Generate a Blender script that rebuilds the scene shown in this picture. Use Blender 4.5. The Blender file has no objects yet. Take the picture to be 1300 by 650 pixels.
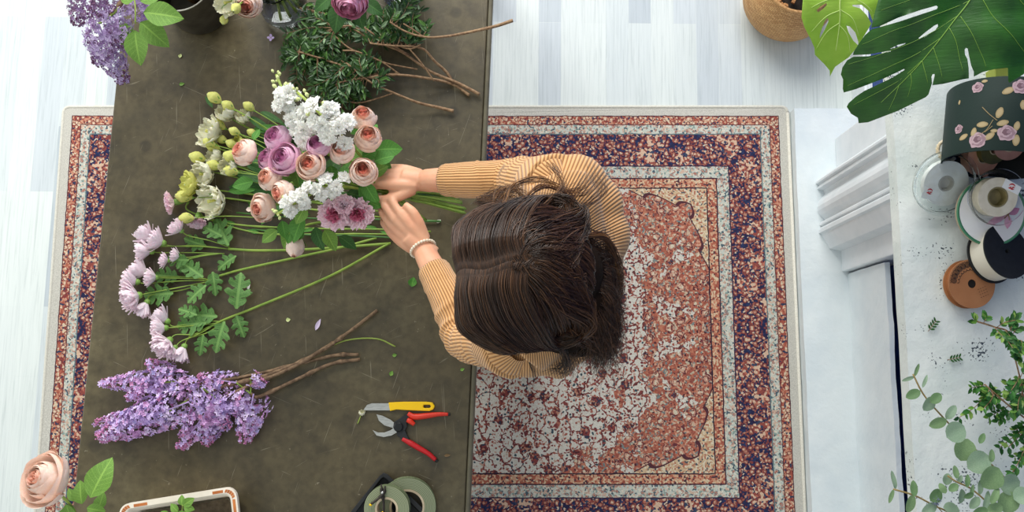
import bpy, bmesh, math, random
from mathutils import Vector, Matrix, Euler, Quaternion, noise
from mathutils.geometry import delaunay_2d_cdt
R = random.Random(7)
PI = math.pi
V = Vector
C = bpy.context.scene.collection
FPX = 1148.0
TILT = math.radians(7.95)
CAMZ = 3.0
# ---------------------------------------------------------------- measuring
def W(px, py, z):
    a = (px-650)/FPX; b = (325-py)/FPX
    dy = b*math.cos(TILT)+math.sin(TILT); dz = b*math.sin(TILT)-math.cos(TILT)
    s = (CAMZ-z)/(-dz)
    return V((s*a, s*dy, z))
def S(px, z): return px*(CAMZ-z)/FPX
# ---------------------------------------------------------------- materials
def lin(c):
    if isinstance(c, str):
        c = tuple(int(c[i:i+2], 16)/255 for i in (0, 2, 4))
    return tuple((x/12.92 if x <= .04045 else ((x+.055)/1.055)**2.4) for x in c)+(1,)
MC = {}
def nodes(name):
    m = bpy.data.materials.new(name); m.use_nodes = True
    nt = m.node_tree; return m, nt, nt.nodes['Principled BSDF']
def N(nt, t, **k):
    n = nt.nodes.new(t)
    for a, b in k.items():
        if a.startswith('i_'):
            n.inputs[a[2:].replace('_', ' ')].default_value = b
        else: setattr(n, a, b)
    return n
def L(nt, a, b): nt.links.new(a, b)
def ramp(nt, fac, stops, interp='LINEAR'):
    r = nt.nodes.new('ShaderNodeValToRGB'); r.color_ramp.interpolation = interp
    e = r.color_ramp.elements
    while len(e) < len(stops): e.new(.5)
    for i, (p, c) in enumerate(stops): e[i].position = p; e[i].color = lin(c) if not (isinstance(c, tuple) and len(c) == 4) else c
    if fac is not None: L(nt, fac, r.inputs[0])
    return r.outputs[0]
def mat(name, col, rough=.6, col2=None, scale=40, bump=0, bscale=None, metal=0, sss=0, trans=0, ior=1.45, spec=.5, sheen=0, stretch=None, detail=3, coat=0, transl=0):
    if name in MC: return MC[name]
    m, nt, p = nodes(name)
    p.inputs['Base Color'].default_value = lin(col); p.inputs['Roughness'].default_value = rough
    p.inputs['Metallic'].default_value = metal; p.inputs['Transmission Weight'].default_value = trans
    p.inputs['IOR'].default_value = ior; p.inputs['Specular IOR Level'].default_value = spec
    p.inputs['Sheen Weight'].default_value = sheen; p.inputs['Coat Weight'].default_value = coat
    if sss:
        p.inputs['Subsurface Weight'].default_value = sss; p.inputs['Subsurface Radius'].default_value = (.01, .005, .003)
        p.inputs['Subsurface Scale'].default_value = 1.0
    tc = N(nt, 'ShaderNodeTexCoord').outputs['Object']
    if stretch:
        mp = N(nt, 'ShaderNodeMapping'); mp.inputs['Scale'].default_value = stretch; L(nt, tc, mp.inputs[0]); tc = mp.outputs[0]
    if col2:
        n = N(nt, 'ShaderNodeTexNoise', i_Scale=scale, i_Detail=detail); L(nt, tc, n.inputs['Vector'])
        L(nt, ramp(nt, n.outputs[0], [(.35, col), (.65, col2)]), p.inputs['Base Color'])
    if bump:
        n = N(nt, 'ShaderNodeTexNoise', i_Scale=bscale or scale, i_Detail=4.); L(nt, tc, n.inputs['Vector'])
        b = N(nt, 'ShaderNodeBump', i_Strength=min(bump, 1), i_Distance=.002); L(nt, n.outputs[0], b.inputs['Height']); L(nt, b.outputs[0], p.inputs['Normal'])
    if transl:
        t = N(nt, 'ShaderNodeBsdfTranslucent'); t.inputs[0].default_value = lin(col2 or col)
        mx = N(nt, 'ShaderNodeMixShader', i_Fac=transl); o = nt.nodes['Material Output']
        L(nt, p.outputs[0], mx.inputs[1]); L(nt, t.outputs[0], mx.inputs[2]); L(nt, mx.outputs[0], o.inputs[0])
    MC[name] = m
    return m
# ---------------------------------------------------------------- mesh building
WL = {}
class MB:
    def __init__(s): s.v = []; s.f = []; s.m = []; s.uv = None
    def add(s, vs, fs, mi=0, M=None):
        b = len(s.v)
        s.v += [tuple(M @ V(p)) if M else tuple(p) for p in vs]
        for k, f in enumerate(fs):
            s.f.append([i+b for i in f]); s.m.append(mi[k] if isinstance(mi, list) else mi)
        return s
    def merge(s, o, M=None, mi=None):
        return s.add(o.v, o.f, [mi]*len(o.f) if mi is not None else list(o.m), M)
    def tube(s, pts, r, n=6, mi=0, cap=True, flat=1.0):
        pts = [V(p) for p in pts]
        if not isinstance(r, (list, tuple)): r = [r]*len(pts)
        vs = []; fs = []
        t0 = (pts[1]-pts[0]).normalized(); up = V((0, 0, 1)) if abs(t0.z) < .9 else V((0, 1, 0))
        a = t0.cross(up).normalized()
        for i, p in enumerate(pts):
            t = (pts[min(i+1, len(pts)-1)]-pts[max(i-1, 0)])
            t = t.normalized() if t.length > 1e-9 else t0
            a = (a-t*a.dot(t)); a = a.normalized() if a.length > 1e-6 else t.orthogonal().normalized()
            b = t.cross(a)
            for k in range(n):
                w = 2*PI*k/n
                vs.append(p+a*math.cos(w)*r[i]+b*math.sin(w)*r[i]*flat)
        for i in range(len(pts)-1):
            for k in range(n):
                k2 = (k+1) % n
                fs.append((i*n+k, i*n+k2, (i+1)*n+k2, (i+1)*n+k))
        if cap:
            fs.append(tuple(range(n))[::-1]); fs.append(tuple((len(pts)-1)*n+k for k in range(n)))
        return s.add(vs, fs, mi)
    def box(s, lo, hi, mi=0, M=None):
        x0, y0, z0 = lo; x1, y1, z1 = hi
        vs = [(x0, y0, z0), (x1, y0, z0), (x1, y1, z0), (x0, y1, z0), (x0, y0, z1), (x1, y0, z1), (x1, y1, z1), (x0, y1, z1)]
        return s.add(vs, [(3, 2, 1, 0), (4, 5, 6, 7), (0, 1, 5, 4), (1, 2, 6, 5), (2, 3, 7, 6), (3, 0, 4, 7)], mi, M)
    def lathe(s, prof, n=32, mi=0, M=None, close=False, a0=0, a1=2*PI):
        vs = []; fs = []; full = abs(a1-a0-2*PI) < 1e-6; k = n if full else n+1
        for (r, z) in prof:
            for i in range(k):
                w = a0+(a1-a0)*i/n; vs.append((r*math.cos(w), r*math.sin(w), z))
        m = len(prof)
        for j in range(m if close else m-1):
            j2 = (j+1) % m
            for i in range(n):
                i2 = (i+1) % k
                fs.append((j*k+i, j*k+i2, j2*k+i2, j2*k+i))
        return s.add(vs, fs, mi, M)
    def ball(s, c, r, n=8, mi=0, M=None):
        if not isinstance(r, (tuple, list, Vector)): r = (r, r, r)
        vs = []; fs = []
        for j in range(n+1):
            t = PI*j/n
            for i in range(2*n):
                w = PI*i/n; q = V((math.sin(t)*math.cos(w)*r[0], math.sin(t)*math.sin(w)*r[1], math.cos(t)*r[2]))
                vs.append((M @ q if M else q)+V(c))
        for j in range(n):
            for i in range(2*n):
                i2 = (i+1) % (2*n); fs.append((j*2*n+i, (j+1)*2*n+i, (j+1)*2*n+i2, j*2*n+i2))
        return s.add(vs, fs, mi)
    def grid(s, fn, nu, nv, mi=0, M=None):
        vs = [fn(i/nu, j/nv) for j in range(nv+1) for i in range(nu+1)]
        fs = [(j*(nu+1)+i, j*(nu+1)+i+1, (j+1)*(nu+1)+i+1, (j+1)*(nu+1)+i) for j in range(nv) for i in range(nu)]
        return s.add(vs, fs, mi, M)
    def mesh(s, name, mats, smooth=True, off=V((0, 0, 0)), weld=False):
        me = bpy.data.meshes.new(name)
        me.from_pydata([tuple(V(p)-off) for p in s.v], [], s.f)
        for m in (mats if isinstance(mats, (list, tuple)) else [mats]): me.materials.append(m)
        me.polygons.foreach_set('material_index', s.m)
        me.polygons.foreach_set('use_smooth', [smooth]*len(s.f))
        if s.uv:
            u = me.uv_layers.new(name='UVMap')
            for lp in me.loops: u.data[lp.index].uv = s.uv[lp.vertex_index]
        if weld:
            bm = bmesh.new(); bm.from_mesh(me); bmesh.ops.remove_doubles(bm, verts=bm.verts, dist=1e-5); bmesh.ops.recalc_face_normals(bm, faces=bm.faces); bm.to_mesh(me); bm.free()
        me.update(); return me
    def build(s, name, mats, parent=None, smooth=True, loc=None, bevel=0, weld=False, auto=None):
        off = WL[parent.name] if parent else (V(loc) if loc is not None else V((0, 0, 0)))
        me = s.mesh(name, mats, smooth, off, weld)
        o = bpy.data.objects.new(name, me); C.objects.link(o)
        if parent: o.parent = parent
        else: o.location = off
        WL[o.name] = off.copy()
        if auto:
            me.set_sharp_from_angle(angle=math.radians(auto))
        if bevel:
            b = o.modifiers.new('b', 'BEVEL'); b.width = bevel; b.segments = 3; b.limit_method = 'ANGLE'; b.angle_limit = math.radians(40)
        return o
def tag(o, label, cat, group=None):
    o['label'] = label; o['category'] = cat
    if group: o['group'] = group
    return o
def thing(name, label, cat, loc, group=None):
    o = bpy.data.objects.new(name, None); C.objects.link(o); o.location = loc; o.empty_display_size = .02
    WL[o.name] = V(loc); return tag(o, label, cat, group)
def struct(mb, name, m, **k):
    o = mb.build(name, m, **k); o['kind'] = 'structure'; return o
def inst(me, name, parent, M):
    """a mesh as a part at world matrix M"""
    o = bpy.data.objects.new(name, me); C.objects.link(o); o.parent = parent
    o.matrix_local = Matrix.Translation(-WL[parent.name]) @ M; WL[o.name] = WL[parent.name].copy(); return o
def aim(pos, d, scale=1, roll=0):
    q = V((0, 0, 1)).rotation_difference(V(d).normalized())
    return Matrix.Translation(V(pos)) @ q.to_matrix().to_4x4() @ Matrix.Rotation(roll, 4, 'Z') @ Matrix.Diagonal((scale, scale, scale, 1))
def frame(pos, x, z=(0, 0, 1)):
    x = V(x).normalized(); z = V(z); z = (z-x*z.dot(x)).normalized(); y = z.cross(x)
    return Matrix(((x.x, y.x, z.x, pos[0]), (x.y, y.y, z.y, pos[1]), (x.z, y.z, z.z, pos[2]), (0, 0, 0, 1)))
def spline(P, n=6):
    P = [V(p) for p in P]
    if len(P) < 3: return [P[0].lerp(P[-1], i/n) for i in range(n+1)]
    Q = [P[0]*2-P[1]]+P+[P[-1]*2-P[-2]]; out = []
    for i in range(1, len(Q)-2):
        a, b, c, d = Q[i-1:i+3]
        for k in range(n):
            t = k/n
            out.append(.5*((2*b)+(c-a)*t+(2*a-5*b+4*c-d)*t*t+(3*b-a-3*c+d)*t**3))
    out.append(P[-1]); return out
def inpoly(x, y, P):
    r = False; n = len(P); j = n-1
    for i in range(n):
        if (P[i][1] > y) != (P[j][1] > y) and x < (P[j][0]-P[i][0])*(y-P[i][1])/(P[j][1]-P[i][1])+P[i][0]: r = not r
        j = i
    return r
def sheet(outline, holes=(), step=None, zf=None, thick=0, mi=0):
    """triangulated 2-D outline with holes, optional relief and thickness"""
    loops = [outline]+list(holes); vs = []; es = []
    for lp in loops:
        b = len(vs); vs += [V((p[0], p[1])) for p in lp]; es += [(b+i, b+(i+1) % len(lp)) for i in range(len(lp))]
    if step:
        xs = [p[0] for p in outline]; ys = [p[1] for p in outline]
        x = min(xs)+step*.5; k = 0
        while x < max(xs):
            y = min(ys)+step*(.5 if k % 2 else .25)
            while y < max(ys):
                if inpoly(x, y, outline) and not any(inpoly(x, y, h) for h in holes): vs.append(V((x, y)))
                y += step
            x += step; k += 1
    r = delaunay_2d_cdt(vs, es, [], 0, 1e-7)
    ov, of = r[0], r[2]; fs = []
    for f in of:
        cx = sum(ov[i][0] for i in f)/3; cy = sum(ov[i][1] for i in f)/3
        if inpoly(cx, cy, outline) and not any(inpoly(cx, cy, h) for h in holes):
            a, b2, c = [ov[i] for i in f]
            if (b2[0]-a[0])*(c[1]-a[1])-(b2[1]-a[1])*(c[0]-a[0]) < 0: f = f[::-1]
            fs.append(tuple(f))
    zf = zf or (lambda x, y: 0)
    mb = MB(); P = [(p[0], p[1], zf(p[0], p[1])) for p in ov]; n = len(P)
    if not thick: return mb.add(P, fs, mi)
    cnt = {}
    for f in fs:
        for i in range(3): cnt[(f[i], f[(i+1) % 3])] = 1
    side = [(a+n, b+n, b, a) if False else (a, b, b+n, a+n) for (a, b) in cnt if (b, a) not in cnt]
    low = [(x, y, z-thick) for x, y, z in P]
    return mb.add(low+P, [f[::-1] for f in fs]+[tuple(i+n for i in f) for f in fs]+side, mi)
def rot2(p, a): return (p[0]*math.cos(a)-p[1]*math.sin(a), p[0]*math.sin(a)+p[1]*math.cos(a))
def remeshed(mb, name, mats, vox, smooth_it=4, parent=None, disp=None):
    """fuse overlapping solids into one continuous skin"""
    me = mb.mesh('tmp', mats); o = bpy.data.objects.new('tmp', me); C.objects.link(o)
    r = o.modifiers.new('r', 'REMESH'); r.mode = 'VOXEL'; r.voxel_size = vox; r.use_smooth_shade = True
    if smooth_it:
        s = o.modifiers.new('s', 'SMOOTH'); s.factor = .5; s.iterations = smooth_it
    dg = bpy.context.evaluated_depsgraph_get()
    me2 = bpy.data.meshes.new_from_object(o.evaluated_get(dg)); me2.name = name
    bpy.data.objects.remove(o)
    off = WL[parent.name] if parent else V((0, 0, 0))
    for v in me2.vertices:
        if disp: v.co = disp(v.co)
        v.co -= off
    me2.polygons.foreach_set('use_smooth', [True]*len(me2.polygons)); me2.update()
    o = bpy.data.objects.new(name, me2); C.objects.link(o)
    if parent: o.parent = parent
    WL[o.name] = off.copy(); return o
# ================================================================ SETTING
def mat_floor():
    m, nt, p = nodes('whitewashed_planks')
    tc = N(nt, 'ShaderNodeTexCoord').outputs['Object']
    mp = N(nt, 'ShaderNodeMapping'); mp.inputs['Rotation'].default_value = (0, 0, PI/2+.012); L(nt, tc, mp.inputs[0])
    def brick(w, h, off, c1, c2):
        b = N(nt, 'ShaderNodeTexBrick', offset=off, i_Scale=1.); L(nt, mp.outputs[0], b.inputs['Vector'])
        b.inputs['Brick Width'].default_value = w; b.inputs['Row Height'].default_value = h
        b.inputs['Mortar Size'].default_value = .0006; b.inputs['Mortar Smooth'].default_value = .3
        b.inputs['Color1'].default_value = (0, 0, 0, 1); b.inputs['Color2'].default_value = (1, 1, 1, 1); b.inputs['Mortar'].default_value = (.45, .45, .45, 1)
        return b
    b = brick(.62, .078, .37, 0, 1)
    c = ramp(nt, b.outputs[0], [(0, 'dbe1de'), (.5, 'd6dcda'), (.7, 'd1d8d8'), (.85, 'c8cfd3'), (.95, 'bdc5ca'), (1, 'b1bac1')])
    ms = N(nt, 'ShaderNodeMapping'); ms.inputs['Scale'].default_value = (3, 95, 1); L(nt, mp.outputs[0], ms.inputs[0])
    n = N(nt, 'ShaderNodeTexNoise', i_Scale=1.6, i_Detail=6., i_Roughness=.65, i_Distortion=.6); L(nt, ms.outputs[0], n.inputs['Vector'])
    g = ramp(nt, n.outputs[0], [(.3, 'c9cfd0'), (.5, 'f2f4f4'), (.75, 'ffffff')])
    mx = N(nt, 'ShaderNodeMix', data_type='RGBA', blend_type='MULTIPLY'); mx.inputs[0].default_value = .6
    L(nt, c, mx.inputs[6]); L(nt, g, mx.inputs[7]); L(nt, mx.outputs[2], p.inputs['Base Color'])
    p.inputs['Roughness'].default_value = .42
    bp = N(nt, 'ShaderNodeBump', i_Strength=.25, i_Distance=.001); L(nt, b.outputs['Fac'], bp.inputs['Height']); bp.invert = True; L(nt, bp.outputs[0], p.inputs['Normal'])
    return m
def mat_plaster(name, col, col2, chips=True, sc=1.0):
    m, nt, p = nodes(name)
    tc = N(nt, 'ShaderNodeTexCoord').outputs['Object']
    n = N(nt, 'ShaderNodeTexNoise', i_Scale=9.*sc, i_Detail=5.); L(nt, tc, n.inputs['Vector'])
    c = ramp(nt, n.outputs[0], [(.35, col2), (.6, col)])
    if chips:
        n2 = N(nt, 'ShaderNodeTexNoise', i_Scale=190., i_Detail=2.); L(nt, tc, n2.inputs['Vector'])
        n3 = N(nt, 'ShaderNodeTexNoise', i_Scale=11., i_Detail=2.); L(nt, tc, n3.inputs['Vector'])
        mu = N(nt, 'ShaderNodeMath', operation='MULTIPLY'); L(nt, n2.outputs[0], mu.inputs[0]); L(nt, n3.outputs[0], mu.inputs[1])
        k = ramp(nt, mu.outputs[0], [(.365, (0, 0, 0, 1)), (.385, (1, 1, 1, 1))])
        mx = N(nt, 'ShaderNodeMix', data_type='RGBA'); L(nt, k, mx.inputs[0]); L(nt, c, mx.inputs[6]); mx.inputs[7].default_value = lin('39424a'); c = mx.outputs[2]
    L(nt, c, p.inputs['Base Color']); p.inputs['Roughness'].default_value = .5
    n4 = N(nt, 'ShaderNodeTexNoise', i_Scale=38.*sc, i_Detail=5., i_Roughness=.6); L(nt, tc, n4.inputs['Vector'])
    bp = N(nt, 'ShaderNodeBump', i_Strength=.55, i_Distance=.004); L(nt, n4.outputs[0], bp.inputs['Height']); L(nt, bp.outputs[0], p.inputs['Normal'])
    return m
M_wall = mat_plaster('blue_painted_wall', '123f8c', '0d3478', False)
M_white = mat_plaster('white_painted_plaster', 'dfe6e8', 'd4dde1', False)
M_wood_w = mat('white_painted_wood', 'e3e7e9', .38, 'd9dfe2', 14, bump=.15, bscale=60)
M_shelf = mat_plaster('chipped_white_mantel_paint', 'dde1dc', 'ccd4d0', True)
mb = MB().box((-4, -3.2, -.04), (1.25, 3.6, 0)); struct(mb, 'floor', mat_floor(), smooth=False)
mb = MB().box((1.19, -3.2, 0), (1.33, 3.6, 2.7)); struct(mb, 'wall_right', M_wall, smooth=False)
mb = MB().box((1.168, .9, 0), (1.19, 3.6, .11)).box((1.176, .9, .11), (1.19, 3.6, .125)); struct(mb, 'baseboard_right', M_wood_w, smooth=False, bevel=.003)

# fireplace surround with hearth slab: one built-in white piece
def rough(P, a): return P
fp = thing('fireplace', 'white painted fireplace surround with low hearth slab beside the rug', 'fireplace', (1.05, .3, 0))
def lumpy_box(lo, hi, step, amp, seed=0):
    mb = MB(); lo = V(lo); hi = V(hi); d = hi-lo
    n = [max(1, int(round(d[i]/step))) for i in range(3)]
    n = [min(k, 90) for k in n]
    def face(ax, side):
        a, b = [i for i in range(3) if i != ax]
        if (ax == 1) == (side == 1): a, b = b, a
        def fn(u, v):
            p = V((0, 0, 0)); p[ax] = (hi if side else lo)[ax]; p[a] = lo[a]+d[a]*u; p[b] = lo[b]+d[b]*v
            q = p*7+V((seed, 0, 0)); w = p*22
            return p+amp*(noise.noise_vector(q)*1.2+noise.noise_vector(w)*.5)
        mb.grid(fn, n[a], n[b])
    for ax in range(3):
        for s in (0, 1): face(ax, s)
    return mb
lumpy_box((.95, -.9, 0), (1.187, .915, .05), .02, .0022).build('hearth_slab', M_white, fp, weld=True, auto=50)
# leg: plain face plus stepped moulding that runs the whole height
hz = 1.06
leg = MB().box((1.083, .36, .05), (1.187, .81, hz)); leg.build('leg', M_wood_w, fp, smooth=False, bevel=.004)
prof = [(1.085, .668), (1.018, .668), (1.012, .66), (1.012, .654), (1.022, .650), (1.022, .645), (1.016, .643), (1.016, .636), (1.034, .632), (1.038, .622), (1.034, .612), (1.024, .602), (1.016, .590), (1.012, .576), (1.013, .562),
        (1.020, .548), (1.032, .538), (1.036, .530), (1.024, .526), (1.018, .520), (1.018, .514), (1.026, .510), (1.020, .506), (1.014, .500), (1.014, .488), (1.024, .484), (1.024, .478), (1.046, .436), (1.085, .428)]
mo = MB(); n = len(prof)
mo.add([(x, y, .05) for x, y in prof]+[(x, y, hz) for x, y in prof], [(i, i+1, n+i+1, n+i) for i in range(n-1)]+[tuple(range(n))])
mo.build('moulding', M_wood_w, fp, smooth=False)
MB().box((1.083, -1.2, .8), (1.187, .36, hz)).box((1.083, -1.2, .05), (1.187, -.85, .8)).build('lintel', M_wood_w, fp, smooth=False, bevel=.004)
lumpy_box((1.104, -.85, .045), (1.119, .352, .345), .02, .0028, 3).build('low_panel', M_white, fp, weld=True, auto=50)
ms = lumpy_box((.826, -1.25, hz), (1.188, .86, 1.1), .02, .0012, 5)
o = ms.build('mantel_shelf', M_shelf, fp, weld=True, auto=50)

# rug -----------------------------------------------------------------
def mat_rug(hx, hy):
    m, nt, p = nodes('persian_rug_pile')
    tc = N(nt, 'ShaderNodeTexCoord').outputs['Object']
    def mth(op, a, b=None, c=None):
        n = N(nt, 'ShaderNodeMath', operation=op)
        for i, x in enumerate((a, b, c)):
            if x is None: continue
            if isinstance(x, (int, float)): n.inputs[i].default_value = x
            else: L(nt, x, n.inputs[i])
        return n.outputs[0]
    def mix(f, a, b):
        x = N(nt, 'ShaderNodeMix', data_type='RGBA')
        for s, q in ((0, f), (6, a), (7, b)):
            if isinstance(q, str): x.inputs[s].default_value = lin(q)
            elif isinstance(q, (int, float)): x.inputs[s].default_value = q
            else: L(nt, q, x.inputs[s])
        return x.outputs[2]
    sp = N(nt, 'ShaderNodeSeparateXYZ'); L(nt, tc, sp.inputs[0])
    ax = mth('ABSOLUTE', sp.outputs[0]); ay = mth('ABSOLUTE', sp.outputs[1])
    # mirrored coordinates, slightly jittered so weaving looks hand made
    cm = N(nt, 'ShaderNodeCombineXYZ'); L(nt, ax, cm.inputs[0]); L(nt, ay, cm.inputs[1])
    nz = N(nt, 'ShaderNodeTexNoise', i_Scale=42., i_Detail=2.); L(nt, tc, nz.inputs['Vector'])
    def warp(amt, src=cm.outputs[0], nzs=nz):
        a = N(nt, 'ShaderNodeVectorMath', operation='SUBTRACT'); L(nt, nzs.outputs['Color'], a.inputs[0]); a.inputs[1].default_value = (.5, .5, .5)
        b = N(nt, 'ShaderNodeVectorMath', operation='MULTIPLY_ADD'); L(nt, a.outputs[0], b.inputs[0]); b.inputs[1].default_value = (amt, amt, amt); L(nt, src, b.inputs[2])
        return b.outputs[0]
    wv = warp(.014); wv2 = warp(.04)
    def vor(scale, vec=wv, feat='F1', rnd=.9):
        v = N(nt, 'ShaderNodeTexVoronoi', feature=feat, i_Scale=float(scale), i_Randomness=rnd, voronoi_dimensions='2D'); L(nt, vec, v.inputs['Vector']); return v
    def rnd(v):
        s = N(nt, 'ShaderNodeSeparateColor'); L(nt, v.outputs['Color'], s.inputs[0]); return s.outputs[0]
    fine = rnd(vor(185)); fine2 = rnd(vor(135)); big = vor(17, wv); med = vor(40, wv); sml = vor(84, wv)
    def pal(stops, f): return ramp(nt, f, stops, 'CONSTANT')
    # rosettes: rings round voronoi centres
    def rosette(base, v, inner, ring, core, r=.34):
        d = mth('ADD', v.outputs['Distance'], mth('MULTIPLY', mth('SUBTRACT', fine2, .5), .16))
        a = mix(mth('LESS_THAN', d, r), base, ring)
        a = mix(mth('LESS_THAN', d, r*.72), a, inner)
        return mix(mth('LESS_THAN', d, r*.3), a, core)
    red_b = pal([(0, 'a8452f'), (.2, 'd08a68'), (.38, '8c3230'), (.52, 'e2c8a6'), (.68, 'b85a3c'), (.8, '33405e'), (.9, 'd9a27e')], fine)
    red_b = rosette(red_b, med, 'd8a181', '6f2a2e', 'e8d5b8', .3)
    light = pal([(0, 'cfd3c4'), (.22, 'e3d9c6'), (.4, '8fa69c'), (.5, 'd8b49c'), (.66, '4f6672'), (.74, 'b98a7a'), (.84, 'c9cfc6')], fine)
    light = rosette(light, med, 'c9a08a', '4a5b6c', 'a9594a', .2)
    navy = pal([(0, '272b52'), (.3, '30244a'), (.42, '8a3a35'), (.6, 'c08468'), (.7, '253562'), (.84, 'a8553f'), (.92, 'ddc6aa')], fine)
    navy = rosette(navy, med, 'b0614a', '6a2733', 'dcbfa0', .34)
    big2 = vor(9.5, wv)
    navy = mix(mth('MULTIPLY', mth('LESS_THAN', big2.outputs['Distance'], .3), mth('GREATER_THAN', fine2, .35)), navy, pal([(0, 'c4674a'), (.4, 'e0b898'), (.7, '9a3f34'), (.85, '3c4a66')], fine2))
    orange = pal([(0, 'b85a3a'), (.25, 'd8a078'), (.45, 'a24532'), (.6, 'e0c39c'), (.78, '5a3a44'), (.88, 'cf7f58')], fine)
    redf = pal([(0, 'b5573b'), (.34, 'c4704c'), (.56, 'a34a34'), (.7, 'd99c7c'), (.8, 'c8bba0'), (.87, '7b8a8a'), (.93, '5b2a34')], fine)
    vl = vor(34, wv2, 'DISTANCE_TO_EDGE'); vine = mth('LESS_THAN', vl.outputs['Distance'], .045)
    redf = mix(mth('MULTIPLY', vine, .6), redf, '7a3a38')
    redf = mix(mth('LESS_THAN', vor(44, wv2).outputs['Distance'], .22), redf, pal([(0, 'd2b294'), (.4, '7f8f8c'), (.6, '70303a'), (.8, 'dcc9aa')], fine2))
    redf = rosette(redf, big, 'cf9478', '6e2e36', 'ded0b4', .2)
    ivory = pal([(0, 'ded9cc'), (.6, 'd8cfc0'), (.84, 'c99f8a'), (.93, 'a9503f')], fine)
    vl2 = vor(27, wv2, 'DISTANCE_TO_EDGE'); ivory = mix(mth('LESS_THAN', vl2.outputs['Distance'], .075), ivory, pal([(0, '8c3a36'), (.5, '6d3032'), (.8, 'b9694f')], fine2))
    ivory = mix(mth('LESS_THAN', sml.outputs['Distance'], .3), ivory, pal([(0, 'ddd8cb'), (.4, 'a8523f'), (.58, '7a3236'), (.72, 'd8cfc0'), (.86, '3f5560')], rnd(sml)))
    ivory = mix(mth('LESS_THAN', mth('ADD', vor(11, wv, 'F1', 1.).outputs['Distance'], mth('MULTIPLY', fine2, .14)), .26), ivory, pal([(0, '8e3733'), (.35, '5c2a30'), (.6, 'bd8063'), (.82, '3a4258')], fine))
    cream = pal([(0, 'd9b98f'), (.35, 'e4d3b4'), (.6, 'b9694a'), (.75, '4f5c66'), (.85, 'c99a70')], fine)
    # field: distance from centre of the wavy medallion and the corner pieces
    n2 = N(nt, 'ShaderNodeTexNoise', i_Scale=11., i_Detail=6.); L(nt, cm.outputs[0], n2.inputs['Vector'])
    n2v = mth('MULTIPLY', mth('SUBTRACT', n2.outputs[0], .5), 1.1)
    ex = mth('DIVIDE', ax, .80); ey = mth('DIVIDE', ay, .62)
    er = mth('ADD', mth('SQRT', mth('ADD', mth('POWER', ex, 2.), mth('POWER', ey, 2.))), n2v)
    field = mix(mth('GREATER_THAN', er, 1.), ivory, redf)
    cx = mth('SUBTRACT', hx-.28, ax); cy = mth('SUBTRACT', hy-.28, ay)
    cr = mth('ADD', mth('MINIMUM', mth('ADD', cx, mth('MULTIPLY', cy, .25)), mth('ADD', cy, mth('MULTIPLY', cx, .25))), mth('MULTIPLY', mth('ABSOLUTE', mth('SINE', mth('MULTIPLY', mth('ADD', cx, cy), 38.))), .018))
    field = mix(mth('MULTIPLY', mth('LESS_THAN', cr, .085), mth('GREATER_THAN', er, 1.0)), field, cream)
    field = mix(mth('MULTIPLY', mth('LESS_THAN', mth('ABSOLUTE', mth('SUBTRACT', cr, .087)), .003), mth('GREATER_THAN', er, 1.0)), field, '5a2d38')
    d = mth('MINIMUM', mth('SUBTRACT', hx, ax), mth('SUBTRACT', hy, ay))
    dj = mth('ADD', d, mth('MULTIPLY', mth('SUBTRACT', nz.outputs[0], .5), .006))
    col = field
    for lim, c in ((.283, '33263a'), (.279, orange), (.25, '4a2b3c'), (.246, light), (.207, '3c2a48'), (.203, navy), (.095, '5f7a80'), (.0915, light), (.062, '6a2f34'), (.059, red_b), (.0315, '5a2c38')):
        col = mix(mth('LESS_THAN', dj, lim), col, c)
    col = mix(mth('LESS_THAN', dj, .0285), col, 'd3cfc3')
    gn = N(nt, 'ShaderNodeTexNoise', i_Scale=420., i_Detail=2.); L(nt, tc, gn.inputs['Vector'])
    gr = ramp(nt, gn.outputs[0], [(.3, 'c4c4c4'), (.65, 'ffffff')])
    x = N(nt, 'ShaderNodeMix', data_type='RGBA', blend_type='MULTIPLY'); x.inputs[0].default_value = .8; L(nt, col, x.inputs[6]); L(nt, gr, x.inputs[7])
    hs = N(nt, 'ShaderNodeHueSaturation'); hs.inputs['Saturation'].default_value = .88; hs.inputs['Value'].default_value = .94; L(nt, x.outputs[2], hs.inputs['Color'])
    L(nt, hs.outputs[0], p.inputs['Base Color']); p.inputs['Roughness'].default_value = .95; p.inputs['Specular IOR Level'].default_value = .15
    bp = N(nt, 'ShaderNodeBump', i_Strength=.5, i_Distance=.002); L(nt, gn.outputs[0], bp.inputs['Height']); L(nt, bp.outputs[0], p.inputs['Normal'])
    return m
hx, hy = 1.234, .752
rc = V((-.2955, .178, 0))
def rugfn(hx, hy, r=.02):
    out = []
    for (sx, sy, a) in ((1, 1, 0), (-1, 1, PI/2), (-1, -1, PI), (1, -1, 1.5*PI)):
        for k in range(5): w = a+k*PI/8; out.append((sx*(hx-r)+r*math.cos(w), sy*(hy-r)+r*math.sin(w)))
    return out
rb = sheet(rugfn(hx, hy), step=.07, zf=lambda x, y: .009+.0012*noise.noise(V((x*5, y*5, 0))), thick=.008)
rug = rb.build('persian_rug', mat_rug(hx, hy), smooth=False); rug.location = rc; WL[rug.name] = rc
tag(rug, 'large ivory-edged floral carpet in red, navy and cream under the table', 'rug')
bd = MB(); bd.tube([(p[0]+rc.x, p[1]+rc.y, .006) for p in rugfn(hx+.003, hy+.003)+[rugfn(hx+.003, hy+.003)[0]]], .006, 8)
bd.build('bound_edge', mat('rug_binding', 'd8d5c9', .9, 'cbc7ba', 200, bump=.4), rug)

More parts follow.
